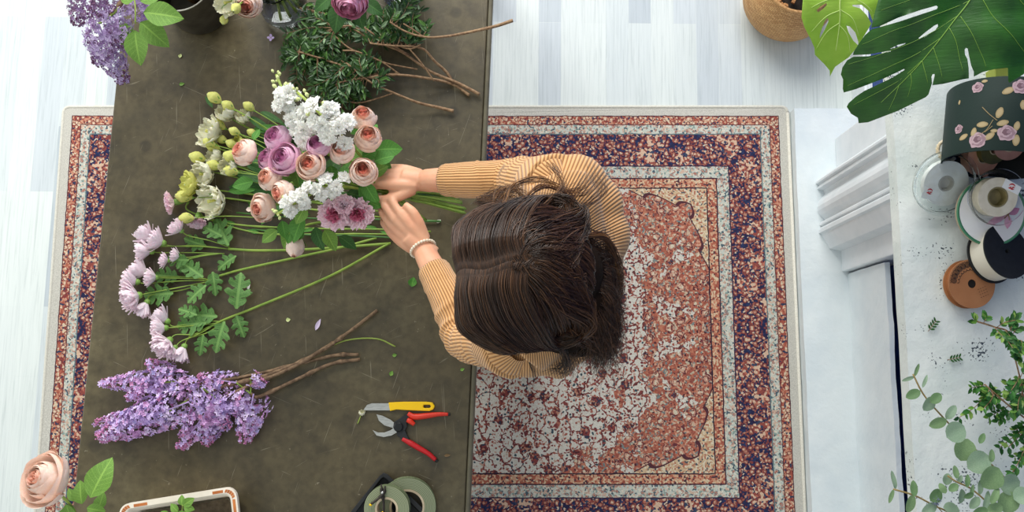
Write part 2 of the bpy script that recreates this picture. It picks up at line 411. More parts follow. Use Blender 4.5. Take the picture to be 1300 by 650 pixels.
# table ----------------------------------------------------------------
def mat_table():
    m, nt, p = nodes('worn_brown_tabletop')
    tc = N(nt, 'ShaderNodeTexCoord').outputs['Object']
    def nz(sc, det=4., st=None, rough=.55, dist=0.):
        v = tc
        if st: mp = N(nt, 'ShaderNodeMapping'); mp.inputs['Scale'].default_value = st; L(nt, tc, mp.inputs[0]); v = mp.outputs[0]
        n = N(nt, 'ShaderNodeTexNoise', i_Scale=sc, i_Detail=det, i_Roughness=rough, i_Distortion=dist); L(nt, v, n.inputs['Vector']); return n.outputs[0]
    def mul(a, b, f):
        x = N(nt, 'ShaderNodeMix', data_type='RGBA', blend_type='MULTIPLY'); x.inputs[0].default_value = f; L(nt, a, x.inputs[6]); L(nt, b, x.inputs[7]); return x.outputs[2]
    c = ramp(nt, nz(3.2, 6.), [(.3, '463e28'), (.5, '554b32'), (.7, '635a3f')])
    c = mul(c, ramp(nt, nz(15, 5.), [(.3, 'a8a49c'), (.55, 'ffffff')]), .6)
    c = mul(c, ramp(nt, nz(55, 4.), [(.3, 'c4bfb4'), (.6, 'ffffff')]), .7)
    # round old water marks
    v = N(nt, 'ShaderNodeTexVoronoi', i_Scale=7.); L(nt, tc, v.inputs['Vector'])
    c = mul(c, ramp(nt, v.outputs['Distance'], [(.0, '8b867c'), (.09, '948f85'), (.13, 'ffffff')]), .5)
    # scratches
    def scr(st, rotz, sc, th):
        mr = N(nt, 'ShaderNodeMapping'); mr.inputs['Rotation'].default_value = (0, 0, rotz); L(nt, tc, mr.inputs[0]); mp = N(nt, 'ShaderNodeMapping'); mp.inputs['Scale'].default_value = st; L(nt, mr.outputs[0], mp.inputs[0])
        n = N(nt, 'ShaderNodeTexNoise', i_Scale=sc, i_Detail=2., i_Distortion=.4); L(nt, mp.outputs[0], n.inputs['Vector'])
        return ramp(nt, n.outputs[0], [(th, (0, 0, 0, 1)), (th+.03, (1, 1, 1, 1))])
    for st, a, sc, th in (((4, 150, 1), .4, 2., .735), ((3, 120, 1), 1.5, 2., .72), ((3.5, 140, 1), 1.9, 2.1, .72), ((5, 160, 1), 2.6, 2.3, .735), ((4, 120, 1), -.3, 2.3, .74), ((60, 60, 1), 0, 2., .74)):
        x = N(nt, 'ShaderNodeMix', data_type='RGBA'); s = scr(st, a, sc, th)
        mm = N(nt, 'ShaderNodeMath', operation='MULTIPLY'); mm.inputs[1].default_value = .26; L(nt, s, mm.inputs[0]); L(nt, mm.outputs[0], x.inputs[0])
        L(nt, c, x.inputs[6]); x.inputs[7].default_value = lin('b5ab92'); c = x.outputs[2]
    L(nt, c, p.inputs['Base Color'])
    L(nt, ramp(nt, nz(9, 5.), [(.3, (.34, .34, .34, 1)), (.7, (.5, .5, .5, 1))]), p.inputs['Roughness'])
    bp = N(nt, 'ShaderNodeBump', i_Strength=.12, i_Distance=.001); L(nt, nz(160, 3.), bp.inputs['Height']); L(nt, bp.outputs[0], p.inputs['Normal'])
    return m
TZ = .8
tb = thing('work_table', 'long worn brown-grey florist work table standing on the rug', 'table', (-.55, .3, .0135))
E1, E2 = .0373, .0474
def tx(side, y): return (-1.0275+E1*y) if side < 0 else (-.087+.0401*y)
y0, y1 = -.75, 1.55
def quadbox(mb, x0a, x0b, x1a, x1b, ya, yb, za, zb):
    vs = [(x0a, ya, za), (x1a, ya, za), (x1b, yb, za), (x0b, yb, za), (x0a, ya, zb), (x1a, ya, zb), (x1b, yb, zb), (x0b, yb, zb)]
    return mb.add(vs, [(3, 2, 1, 0), (4, 5, 6, 7), (0, 1, 5, 4), (1, 2, 6, 5), (2, 3, 7, 6), (3, 0, 4, 7)])
e = .013
quadbox(MB(), tx(-1, y0), tx(-1, y1), tx(1, y0)-e, tx(1, y1)-e, y0, y1, TZ-.03, TZ).build('tabletop', mat_table(), tb, smooth=False, bevel=.003)
quadbox(MB(), tx(1, y0)-e+.0005, tx(1, y1)-e+.0005, tx(1, y0), tx(1, y1), y0, y1, TZ-.034, TZ-.001).build('edge_strip', mat('table_edge', '55503f', .35, '645e4b', 30, bump=.2), tb, smooth=False, bevel=.005)
tleg = mat('table_leg_wood', '4a4234', .6, '5a5040', 20, stretch=(1, 1, .1))
for x, y in ((-.95, -.6), (-.16, -.6), (-.9, 1.4), (-.1, 1.4)):
    MB().box((x-.035, y-.035, .0135 if y < .9 else 0), (x+.035, y+.035, TZ-.03)).build('leg', tleg, tb, smooth=False, bevel=.004)
# ================================================================ FLOWERS
def petal(mb, w, h, cup, lip, az, r0, z0, tilt, mi=0, nu=6, nv=6, ruf=0, rph=0, notch=0, tw=0):
    """broad petal: starts at radius r0, leans out by tilt, cupped, lip rolls outward, ruffled rim"""
    ca, sa = math.cos(az), math.sin(az)
    def fn(u, v):
        s = (u-.5)*2; wd = w*math.sin(PI*min(1, .18+.62*v))**.7*(1-.25*v*v)
        hh = h*(v-(.22+notch)*v*s*s)
        y = wd*s; a = tilt+lip*v*v
        rr = r0+hh*math.sin(tilt*.6+lip*v*v*.7)+cup*math.sin(PI*v*.85)*h*.35 - abs(s)**2*cup*wd*.35
        z = z0+hh*math.cos(a*.8)
        q = ruf*v*v*math.sin(s*7+rph); rr += q; z += ruf*.7*v*v*math.cos(s*9+rph*2)
        y += tw*v*w
        return (rr*ca-y*sa, rr*sa+y*ca, z)
    mb.grid(fn, nu, nv, mi)
def cup_petal(mb, Rr, H, az, span, rim, lip, mi, rnd, nu=8, nv=7, lean=0):
    """section of a bulging cup, rim closes inward, lip rolls out"""
    ph = rnd.random()*6
    def fn(u, v):
        s = (u-.5)*2
        sp = span*(.45+.55*math.sin(PI*min(.5, v*.75+.08)))
        a = az+sp*s*.5
        prof = math.sin(PI*(.08+.42*min(1, v*1.35))) if v < .74 else 1-(1-rim)*((v-.74)/.26)**1.5
        rr = Rr*prof+lip*Rr*max(0, v-.8)*3*(1-s*s*.3)
        rr *= 1+.05*s+.02*math.sin(s*5+ph)
        z = H*(v**1.15)*(1-.17*s*s*v)+.015*H*math.sin(s*6+ph)*v
        return (rr*math.cos(a)+lean*v*math.cos(az)*Rr, rr*math.sin(a)+lean*v*math.sin(az)*Rr, z)
    mb.grid(fn, nu, nv, mi)
def rose_mesh(name, mats, seed, open_=0.0, rings=None):
    """garden rose about 1 across: closing outer cup, swirled petal rims inside"""
    rnd = random.Random(seed); mb = MB(); n = 0
    rings = rings or [(.5, 5, .58, .84, .10, 0), (.47, 5, .68, .76, .04, 0), (.43, 5, .75, .74, .0, 0), (.385, 5, .79, .76, 0, 0), (.335, 5, .82, .80, 0, 1), (.28, 4, .835, .82, 0, 1), (.225, 4, .84, .84, 0, 1), (.17, 4, .84, .84, 0, 2), (.12, 3, .835, .84, 0, 2), (.075, 3, .83, .84, 0, 2), (.035, 2, .82, .8, 0, 2)]
    a0 = rnd.random()*6
    for k, (r, c, h, rim, lip, mi) in enumerate(rings):
        a0 += .9
        for j in range(c):
            az = a0+2*PI*j/c+rnd.uniform(-.2, .2)
            rr = r*(1+rnd.uniform(-.06, .08)+(open_*.3 if k < 2 else 0))
            cup_petal(mb, rr, h*(1+rnd.uniform(-.07, .05)), az, 2*PI/c*1.55, rim+open_*(.15 if k < 3 else 0), lip+open_*(.12 if k < 2 else 0), mi, rnd)
    return mb.mesh(name, mats)
def bud_mesh(name, mats, seed):
    rnd = random.Random(seed); mb = MB()
    for (r, c, h, rim, mi) in ((.40, 4, .95, .45, 0), (.34, 4, 1.05, .35, 0), (.26, 3, 1.08, .3, 1), (.16, 3, 1.05, .3, 1)):
        for j in range(c): cup_petal(mb, r, h, 2*PI*j/c+r*9, 2*PI/c*1.7, rim, 0, mi, rnd, 6, 6)
    return mb.mesh(name, mats)
def eustoma_mesh(name, mats, seed, op=.5):
    rnd = random.Random(seed); mb = MB(); a0 = rnd.random()*6
    for (w, h, t, c, mi, r0) in ((.34, .72, op, 5, 0, .05), (.32, .72, op*.7, 5, 0, .04), (.26, .66, op*.35, 4, 1, .03)):
        a0 += .6
        for j in range(c): petal(mb, w, h, 1., .55*op, a0+2*PI*j/c, r0, 0, t+rnd.uniform(-.08, .08), mi, 8, 7, .035, rnd.random()*6, tw=.2)
    for k in range(5): mb.tube([(0, 0, .1), (.04*math.cos(k*1.3), .04*math.sin(k*1.3), .5)], .02, 5, 2)
    return mb.mesh(name, mats)
def carnation_mesh(name, mats, seed, flat=1.):
    rnd = random.Random(seed); mb = MB(); n = 46
    for k in range(n):
        f = (k+.5)/n; tilt = 1.25*f**.6*flat; az = k*2.39996
        w = .17+.08*f; h = .55*(.75+.3*f)
        ca, sa = math.cos(az), math.sin(az); ph = rnd.random()*6
        def fn(u, v):
            s = (u-.5)*2; wd = w*(.15+.95*v**1.2)
            hh = h*v*(1-.12*s*s)+(.022*math.sin(s*17+ph) if v > .95 else 0)
            rr = hh*math.sin(tilt)+.05*v*v*math.sin(s*6+ph); z = hh*math.cos(tilt)+.05*v*v*math.cos(s*7+ph*1.7)
            y = wd*s; return (rr*ca-y*sa, rr*sa+y*ca, z)
        mb.grid(fn, 12, 4, [0]*0 or (1 if f < .24 else 0))
    mb.tube([(0, 0, -.35), (0, 0, -.1), (0, 0, .1)], [.09, .14, .13], 10, 2)
    return mb.mesh(name, mats)
def mum_mesh(name, mats, seed, spread=.75):
    rnd = random.Random(seed); mb = MB(); n = 84
    for k in range(n):
        f = (k+.5)/n; tilt = .12+spread*1.25*f**.55; az = k*2.39996+rnd.uniform(-.1, .1); L_ = .5*(.8+.25*rnd.random())*(.85+.25*f); w = .066
        ca, sa = math.cos(az), math.sin(az); cur = rnd.uniform(-.25, .25)-.25
        def fn(u, v):
            s = (u-.5)*2; wd = w*math.sin(PI*(.15+.72*v))**.6*(1 if v < .9 else .6); a = tilt+cur*v
            rr = .03+L_*v*math.sin(a)-.02*s*s; z = L_*v*math.cos(a)+.022*s*s; y = wd*s
            return (rr*ca-y*sa, rr*sa+y*ca, z)
        mb.grid(fn, 2, 5, 0)
    mb.lathe([(0, -.09), (.07, -.07), (.1, 0), (.09, .06), (.0, .12)], 10, 1)
    return mb.mesh(name, mats)
def floret5(mb, M, s, rnd, mi=0, n=4, w=.42):
    for k in range(n):
        az = 2*PI*k/n+rnd.uniform(-.15, .15); t = rnd.uniform(1.0, 1.35)
        ca, sa = math.cos(az), math.sin(az); dz = math.cos(t); dr = math.sin(t)
        P = [(0.04, 0), (.5, w*.9), (.95, w*.55), (1.05, 0), (.95, -w*.55), (.5, -w*.9), (.55, 0)]
        vs = []
        for i, (r, y) in enumerate(P):
            z = r*dz*.9+(-.10 if i == 6 else 0)+.06*(abs(y)/w if w else 0)
            vs.append(M @ V(((r*dr*ca-y*sa)*s, (r*dr*sa+y*ca)*s, z*s)))
        mb.add(vs, [(0, 1, 6), (1, 2, 6), (2, 3, 6), (3, 4, 6), (4, 5, 6), (5, 0, 6)], mi)
def stock_floret_mesh(name, mats, seed):
    rnd = random.Random(seed); mb = MB()
    for ring, (c, h, t, z0) in enumerate(((4, .5, 1.25, 0), (4, .42, .95, .04), (4, .34, .6, .06), (3, .24, .3, .08))):
        for j in range(c): petal(mb, .27-.03*ring, h, .3, .5, 2*PI*j/c+ring*.8+rnd.uniform(-.2, .2), .02, z0, t, 0, 8, 5, .05, rnd.random()*6)
    mb.tube([(0, 0, -.25), (0, 0, .02)], [.07, .1], 7, 1)
    return mb.mesh(name, mats)
def leaf_mb(L_, Wd, fold=.25, droop=.3, tip=1.4, nu=6, nv=10, wav=0, serr=0, ph=0, mi=0, base=.9):
    """ovate leaf along +X, midrib fold, droop, optional wave; +Z is the upper face"""
    mb = MB()
    def fn(u, v):
        s = (u-.5)*2; t = v; wd = Wd*.5*(math.sin(PI*t**base))**(.8)*(1-.25*max(0, t-.4)**1.*tip)
        if serr: wd *= 1+serr*(((t*11) % 1)-.5)*abs(s)
        x = L_*t; z = -droop*L_*t*t+abs(s)*wd*fold+wav*L_*math.sin(t*9+ph)*abs(s)
        return (x-.0*s, wd*s, z)
    mb.grid(fn, nu, nv, mi); mb.uv = [(i/nu, j/nv) for j in range(nv+1) for i in range(nu+1)]; return mb
def leaf_material(name, c1, c2, vein, rough=.45, vs=60, transl=.18):
    if name in MC: return MC[name]
    m = mat(name, c1, rough, c2, vs, bump=.4, bscale=vs*2.2, transl=transl, spec=.4); nt = m.node_tree; p = nt.nodes['Principled BSDF']
    uv = N(nt, 'ShaderNodeTexCoord').outputs['UV']; sp = N(nt, 'ShaderNodeSeparateXYZ'); L(nt, uv, sp.inputs[0])
    def mth(op, a, b=None):
        n = N(nt, 'ShaderNodeMath', operation=op)
        for i, x in enumerate((a, b)):
            if x is None: continue
            if isinstance(x, (int, float)): n.inputs[i].default_value = x
            else: L(nt, x, n.inputs[i])
        return n.outputs[0]
    d = mth('ABSOLUTE', mth('SUBTRACT', sp.outputs[0], .5))
    side = mth('GREATER_THAN', mth('SINE', mth('MULTIPLY', mth('SUBTRACT', sp.outputs[1], mth('MULTIPLY', d, .45)), 50.)), .93)
    v = mth('MAXIMUM', mth('LESS_THAN', d, .035), mth('MULTIPLY', side, .55)); v = mth('MULTIPLY', v, .55)
    old = p.inputs['Base Color'].links[0].from_socket; mx = N(nt, 'ShaderNodeMix', data_type='RGBA'); L(nt, v, mx.inputs[0]); L(nt, old, mx.inputs[6])
    cc = lin(c2); mx.inputs[7].default_value = (min(1, cc[0]*1.7+.03), min(1, cc[1]*1.6+.04), min(1, cc[2]*1.5+.02), 1); L(nt, mx.outputs[2], p.inputs['Base Color']); return m
# materials
M_blush = mat('blush_petal', 'fce6d8', .6, 'fadac8', 30, sss=.12, transl=.15)
M_peach = mat('peach_petal', 'fbd0ba', .6, 'f8c2aa', 30, sss=.12, transl=.15)
M_coral = mat('coral_rose_heart', 'f8bba6', .6, 'f3a694', 30, sss=.12, transl=.15)
M_mauve = mat('mauve_petal', 'f0c8dc', .6, 'e6b4ce', 30, sss=.1, transl=.12)
M_mauve2 = mat('deep_mauve_petal', 'e8b2ce', .6, 'da9cc0', 30, sss=.1, transl=.12)
M_mauve3 = mat('mauve_rose_heart', 'd893bb', .6, 'c47ba8', 30, sss=.1, transl=.1)
M_cream = mat('cream_petal', 'f3f0de', .6, 'ebe8c8', 25, sss=.1, transl=.15)
M_yel = mat('lemon_petal', 'e9e58c', .6, 'd7d86a', 25, sss=.1, transl=.2)
M_white = mat('white_petal', 'fffef9', .6, 'fbfaf3', 25, sss=.1, transl=.3)
M_palep = mat('pale_lilac_petal', 'fdf0f5', .6, 'f9e1eb', 14, sss=.08, transl=.12)
M_pink = mat('pale_pink_petal', 'fee9ef', .6, 'fbd5e1', 20, sss=.1, transl=.12)
M_wine = mat('wine_carnation_heart', 'ee9fb8', .6, 'dd7d9f', 25, transl=.1)
M_hot = mat('rose_pink_petal', 'f2b8d0', .5, 'e99bbd', 12, bump=.3, sss=.1, transl=.12)
M_stem = mat('green_stem', '93ad48', .45, '78963a', 25, spec=.5)
M_stem_d = mat('dark_green_stem', '537f3d', .45, '3f6a32', 25, spec=.5)
M_stem_l = mat('yellow_green_stem', 'a8b856', .45, '8ba245', 25)
M_bark = mat('woody_bark', '7e6440', .7, '5b452b', 60, bump=.6)
M_bark2 = mat('grey_brown_bark', '8f7458', .7, '5d4734', 90, bump=.6)
M_leaf = leaf_material('rose_leaf_green', '3d7a2c', '60993e', '')
M_leaf_d = leaf_material('dark_leaf_green', '2d5426', '467337', '')
M_leaf_m = leaf_material('chrysanthemum_leaf_green', '4b7a3a', '6c9550', '', vs=45)
M_leaf_l = leaf_material('fresh_leaf_green', '5b8a33', '84ab4c', '')
M_sep = mat('sepal_green', '6f9a45', .5, '8aae55', 40)
M_budg = mat('pale_green_bud', 'c3d183', .5, 'd9dea0', 40)
M_lil = [mat('lilac_violet', 'cfb6e6', .6, transl=.12), mat('lilac_light', 'e3cff0', .6, transl=.12), mat('lilac_mauve', 'd4a6d6', .6, transl=.1), mat('lilac_pink_bud', 'c27ca6', .6), mat('lilac_bluish', 'c0b8ea', .6, transl=.12)]
M_lil_old = [mat('faded_lilac_plum', '8d6a94', .65), mat('faded_lilac_mauve', 'a787b4', .65), mat('faded_lilac_wine', '74496a', .65), mat('faded_lilac_dusty', '9c7896', .65), mat('faded_lilac_light', 'b8a2ca', .65)]
ME = {}
for i in range(3):
    ME['blush%d' % i] = rose_mesh('petals', [M_blush, M_peach, M_coral], 11+i, .25*i)
    ME['mauve%d' % i] = rose_mesh('petals', [M_mauve, M_mauve2, M_mauve3], 21+i, .3*i)
    ME['peach%d' % i] = rose_mesh('petals', [M_blush, M_peach, M_peach], 51+i, .2*i)
    ME['eust%d' % i] = eustoma_mesh('petals', [M_cream, M_cream, M_yel], 31+i, .62-.15*i)
    ME['eusty%d' % i] = eustoma_mesh('petals', [M_yel, M_yel, M_budg], 41+i, .62-.15*i)
    ME['mum%d' % i] = mum_mesh('petals', [M_palep, M_sep], 61+i, .62+.12*i)
    ME['stockf%d' % i] = stock_floret_mesh('floret', [M_white, M_budg], 71+i)
    ME['carn%d' % i] = carnation_mesh('petals', [M_pink, M_palep, M_sep], 81+i, .8)
ME['carnw'] = carnation_mesh('petals', [M_pink, M_wine, M_sep], 91, 1.)
ME['bud'] = bud_mesh('petals', [M_blush, M_peach], 5)
ME['ybud'] = bud_mesh('petals', [M_yel, M_budg], 6)
ME['gbud'] = bud_mesh('bud', [M_budg, M_budg], 8)
ME['hot'] = rose_mesh('petals', [M_hot, M_hot, M_hot], 9, .5)
ME['open'] = rose_mesh('petals', [M_blush, M_blush, M_peach], 15, .9)
def sepals_mesh(mats):
    mb = MB()
    for k in range(5):
        M = Matrix.Rotation(2*PI*k/5, 4, 'Z') @ Matrix.Translation((.03, 0, 0)) @ Matrix.Rotation(-.5, 4, 'Y')
        mb.merge(leaf_mb(.5, .16, .2, -.35), M)
    mb.ball((0, 0, -.03), (.1, .1, .09), 5)
    return mb.mesh('sepals', mats)
ME['sep'] = sepals_mesh(M_sep)
for nm, mm in (('rl', M_leaf), ('rld', M_leaf_d), ('rll', M_leaf_l)):
    for i in range(3):
        ME[nm+str(i)] = leaf_mb(1, .62+.06*i, .2, .22, serr=.05, wav=.02, ph=i*2).mesh('leaf', mm)
ME['lance0'] = leaf_mb(1, .28, .2, .2, wav=.02).mesh('leaf', M_leaf)
ME['lanced'] = leaf_mb(1, .3, .2, .2, wav=.02).mesh('leaf', M_leaf_d)
# lobed chrysanthemum leaf
def mum_leaf_mesh(name, seed):
    rnd = random.Random(seed); P = [(0, .03)]
    lob = [(.12, .22, .25), (.34, .33, .50), (.60, .27, .76)]
    for (x, y, xt) in lob:
        P += [(x-.025, .085), (x-.01, y*.66), (xt-.09, y*.96), (xt-.02, y*1.12), (xt+.02, y*1.0), (xt+.07, y*.95), (xt+.06, y*.72), (x+.165, y*.50)]
    P += [(.80, .10), (.86, .15), (.90, .115), (.94, .07), (1, 0)]
    Q = P+[(x, -y) for x, y in P[::-1][1:]]
    Q = [(x*(1+rnd.uniform(-.02, .02)), y*(1+rnd.uniform(-.08, .08))) for x, y in Q]
    zf = lambda x, y: -.25*x*x+.25*abs(y)+.03*math.sin(x*18)*abs(y)*4
    s_ = sheet(Q, step=.06, zf=zf); s_.uv = [(.5+p[1], p[0]) for p in s_.v]; return s_.mesh(name, M_leaf_m)
for i in range(3): ME['ml%d' % i] = mum_leaf_mesh('leaf', 100+i)

def stem(parent, pts, r, m, nodes_=0, name='stem', n=7):
    P = spline(pts, 6); mb = MB(); rr = [r]*len(P)
    if nodes_:
        for i in range(2, len(P)-1, max(2, len(P)//nodes_)): rr[i] = r*1.5
    mb.tube(P, rr, n); return mb.build(name, m, parent)
def leaf(parent, key, pos, d, size, roll=0, up=(0, 0, 1)):
    return inst(ME[key], 'leaf', parent, frame(pos, d, up) @ Matrix.Rotation(roll, 4, 'X') @ Matrix.Diagonal((size, size, size, 1)))
def bloom(parent, key, pos, d, size, sep=True, roll=None, name='petals', sepsc=1.):
    """pos is the centre of the bloom"""
    d = V(d).normalized(); roll = R.random()*6 if roll is None else roll
    b = V(pos)-d*size*.35
    o = inst(ME[key], name, parent, aim(b, d, size, roll))
    if sep: inst(ME['sep'], 'sepals', parent, aim(b, d, size*sepsc, roll))
    return b
def dirv(dx, dy, dz): return V((dx, dy, dz)).normalized()
# ================================================================ HELD BOUQUET
BIND = W(498, 243, .975)
ENDS = [W(597, 245, .835), W(592, 262, .83), (W(589, 268, .825)), W(586, 256, .84), W(594, 239, .85), W(578, 252, .845), W(541, 277, .87), W(570, 240, .86)]
BC = W(408, 226, .98)
def bq(name, label, cat, px, py, z, key, dpx, group, k, tilt=.75, sm=M_stem, sr=.0028, leaves=(), lk='rl', sep=True, dirx=None, sepsc=1.):
    pos = W(px, py, z); size = S(dpx, z)*1.02
    out = V((pos.x-BC.x, pos.y-BC.y, 0))*3.2*tilt
    d = V(dirx) if dirx else dirv(out.x-.15, out.y+.05, 1)
    t = thing(name, label, cat, ENDS[k % 8], group)
    b = bloom(t, key, pos, d, size, sep, sepsc=sepsc)
    e = ENDS[k % 8]+V((R.uniform(-.012, .004), R.uniform(-.006, .006), R.uniform(-.01, .006)))
    bd = BIND+V((R.uniform(-.01, .01), R.uniform(-.008, .008), R.uniform(-.008, .008)))
    stem(t, [b, b-V(d).normalized()*.035+V((.01, 0, 0)), b.lerp(bd, .55)-V((0, 0, .025)), bd, bd.lerp(e, .5)+V((0, 0, .004)), e], sr, sm, 3)
    for (lx, ly, lz, ldx, ldy, ls) in leaves:
        p = W(lx, ly, lz); leaf(t, lk+str(R.randrange(3)), p, (ldx, ldy, -.1), S(ls, lz), R.uniform(-.3, .3))
    return t
G1 = 'roses in the held bouquet'; GC = 'carnations in the held bouquet'; GS = 'white stock stems in the held bouquet'
bq('rose', 'blush garden rose with coral heart, highest on the right of the bouquet', 'rose', 461, 151, 1.04, 'blush0', 33, G1, 0, leaves=[(470, 168, 1.0, .3, .5, 16)], sep=False)
bq('rose', 'blush rose with a loose pointed outer petal, just under the topmost one', 'rose', 467, 177, 1.06, 'blush1', 33, G1, 1, leaves=[(478, 190, 1.02, 1, .1, 34), (476, 199, 1.01, .6, -.4, 26)])
bq('rose', 'round pale blush rose right of the round mauve rose, below the white stock', 'rose', 434, 193, 1.09, 'blush0', 32, G1, 2)
bq('rose', 'coral-hearted blush rose touching the upper hand with a ragged white outer petal', 'rose', 461, 219, 1.08, 'blush1', 34, G1, 3, leaves=[(462, 232, 1.05, .5, -.8, 30), (475, 205, 1.04, .9, .4, 28)])
bq('rose', 'peach rose in the middle of the bouquet, showing tight coral whorls', 'rose', 396, 211, 1.10, 'blush2', 33, G1, 4)
bq('rose', 'pale blush rose at the far left end of the bouquet, beside the cream lisianthus', 'rose', 313, 194, 1.02, 'blush1', 33, G1, 5, tilt=1.0, leaves=[(322, 178, .98, .3, 1, 18)])
bq('rose', 'pale peach rose below the two touching mauve roses', 'rose', 344, 227, 1.05, 'peach0', 31, G1, 6, leaves=[(352, 235, 1.0, .5, -.8, 24)])
bq('rose', 'creamy peach rose behind the lower white stock tip', 'rose', 361, 245, 1.06, 'blush0', 32, G1, 7, dirx=(-.6, -.3, 1))
bq('rose', 'peach rose facing down-left at the lower left edge of the bouquet', 'rose', 336, 263, 1.0, 'blush2', 31, G1, 0, dirx=(-.6, -.4, 1), leaves=[(358, 280, .96, .2, -1, 24)])
t = bq('rose', 'small closed blush rosebud hanging lowest from the bouquet', 'rose', 376, 309, .93, 'bud', 30, G1, 1, dirx=(0, -.8, .5), leaves=[(385, 291, .95, -.5, -.6, 20), (368, 297, .96, -.2, -1, 14)], sepsc=1.3)
bq('rose', 'mauve rose with deep violet whorls, upper one of the left pair', 'rose', 354, 177, 1.05, 'mauve0', 35, G1, 2, sep=False, leaves=[(372, 165, 1.0, .2, 1, 18)])
bq('rose', 'large wide open mauve rose directly above the pale peach rose', 'rose', 364, 203, 1.07, 'mauve2', 36, G1, 3, sep=False)
bq('rose', 'loose mauve rose petals opening at the left behind the large mauve rose', 'rose', 343, 203, 1.02, 'mauve1', 28, G1, 4, sep=False, tilt=1.2)
bq('rose', 'round mauve rose in the centre, under the white stock flowers', 'rose', 405, 186, 1.10, 'mauve0', 31, G1, 5, sep=False, leaves=[(388, 198, 1.04, -.6, -.4, 26)])
bq('carnation', 'frilly pink carnation with a wine-coloured heart, lower middle of the bouquet', 'carnation', 422, 274, 1.04, 'carnw', 40, GC, 6, sep=False, dirx=(-.1, -.5, 1))
bq('carnation', 'frilly pink carnation nearest the lower hand', 'carnation', 453, 273, 1.03, 'carnw', 40, GC, 7, sep=False, dirx=(.15, -.5, 1))
bq('carnation', 'paler, nearly white carnation tucked above the two wine-hearted ones', 'carnation', 436, 259, 1.05, 'carn0', 28, GC, 7, sep=False, dirx=(.1, .1, 1))
# stock
def stock(label, pts, z, k, nfl, fs, nb, gr=GS, bpx=None, spread=14, f0=.3, bf=.5):
    P = [W(x, y, zz) for (x, y), zz in zip(pts, z)]
    t = thing('stock', label, 'stock flower', ENDS[k % 8], gr)
    bd = BIND+V((0, .003, 0)); e = ENDS[k % 8]
    stem(t, P+[P[-1].lerp(bd, .6)-V((0, 0, .03)), bd, bd.lerp(e, .5), e], .0032, M_stem_l)
    Q = spline(P, 12); n = len(Q)
    bm_ = MB()
    for i in range(nb):      # buds near the tip
        q = Q[int(i/nb*n*bf)]; a = i*2.4; r = S(3+8*i/nb, q.z)
        o = q+V((math.cos(a)*r, math.sin(a)*r, .006+.006*math.sin(a)))
        s = S(5+4.*i/nb, q.z); d = (o-q)+(Q[0]-Q[6])*.5
        b = inst(ME['gbud'], 'bud', t, aim(o, d, s*.9, a))
    for i in range(nfl):
        f = f0+(1-f0)*(i+.5)/nfl; q = Q[int(f*(n-1))]; a = i*2.4; r = S(spread*(.5+.5*f)*R.uniform(.45, 1.), q.z)
        o = q+V((math.cos(a)*r, math.sin(a)*r, .012+R.uniform(-.01, .012)))
        d = V((math.cos(a)*.6, math.sin(a)*.6, 1.0)); s = S(fs*R.uniform(.85, 1.1), q.z)
        inst(ME['stockf%d' % (i % 3)], 'floret', t, aim(o, d, s, a))
stock('tall white stock whose green bud tip reaches highest at the top of the bouquet', [(351, 95), (358, 112), (366, 130), (384, 158), (400, 175)], [1.07, 1.08, 1.08, 1.07, 1.05], 2, 19, 27, 14, f0=.42, spread=17)
stock('second white stock with its bare green bud stem leaning across the first one', [(376, 116), (392, 130), (408, 146), (424, 162), (440, 178)], [1.10, 1.12, 1.125, 1.12, 1.06], 3, 13, 28, 10, f0=.45, spread=19)
stock('lower white stock with pale green buds pointing down-left, above the carnations', [(352, 272), (362, 266), (378, 256), (408, 240), (432, 236)], [1.05, 1.07, 1.09, 1.09, 1.06], 4, 17, 23, 9, spread=13)
# greenery between the blooms: leaves of one extra sprig
t = thing('rose_leaf_spray', 'dark green rose leaves filling the underside of the bouquet', 'leaves', ENDS[5])
stem(t, [W(380, 240, .97), W(430, 245, .96), BIND, ENDS[5]], .0025, M_stem_d)
for (x, y, z, dx, dy, s) in ((385, 275, .97, -.5, -1, 36), (400, 288, .95, .3, -1, 32), (372, 284, .94, -.3, -.8, 34), (445, 205, 1.0, .5, 1, 30), (415, 225, 1.02, .3, .6, 34), (430, 218, 1.03, 1, .2, 34), (440, 245, 1.01, 1, -.2, 34), (380, 228, 1.02, -.6, .2, 34), (350, 262, .97, -.7, -.7, 30), (455, 238, 1.03, .9, -.6, 32), (400, 165, 1.0, -.2, .9, 26), (445, 170, 1.0, .6, .6, 28), (330, 205, .97, -.8, .5, 30), (322, 230, .95, -.9, -.2, 30), (375, 215, 1.03, .2, -.7, 26), (460, 200, 1.02, .5, .3, 26), (465, 255, 1.0, .7, -.3, 22), (388, 262, 1.03, -.4, -.7, 26), (412, 292, .97, .5, -.8, 30), (447, 232, 1.05, .8, .3, 24), (372, 190, 1.04, -.2, .8, 24), (384, 222, 1.06, .3, -.9, 22), (420, 210, 1.07, .2, -.9, 22), (352, 292, .93, -.8, -.6, 26), (470, 222, 1.02, .9, .5, 26), (430, 300, .95, .8, -.5, 28)):
    leaf(t, ('rl', 'rld', 'rll')[(x+y) % 3]+str(R.randrange(3)), W(x, y, z), (dx, dy, .0), S(s, z), R.uniform(-.5, .5))
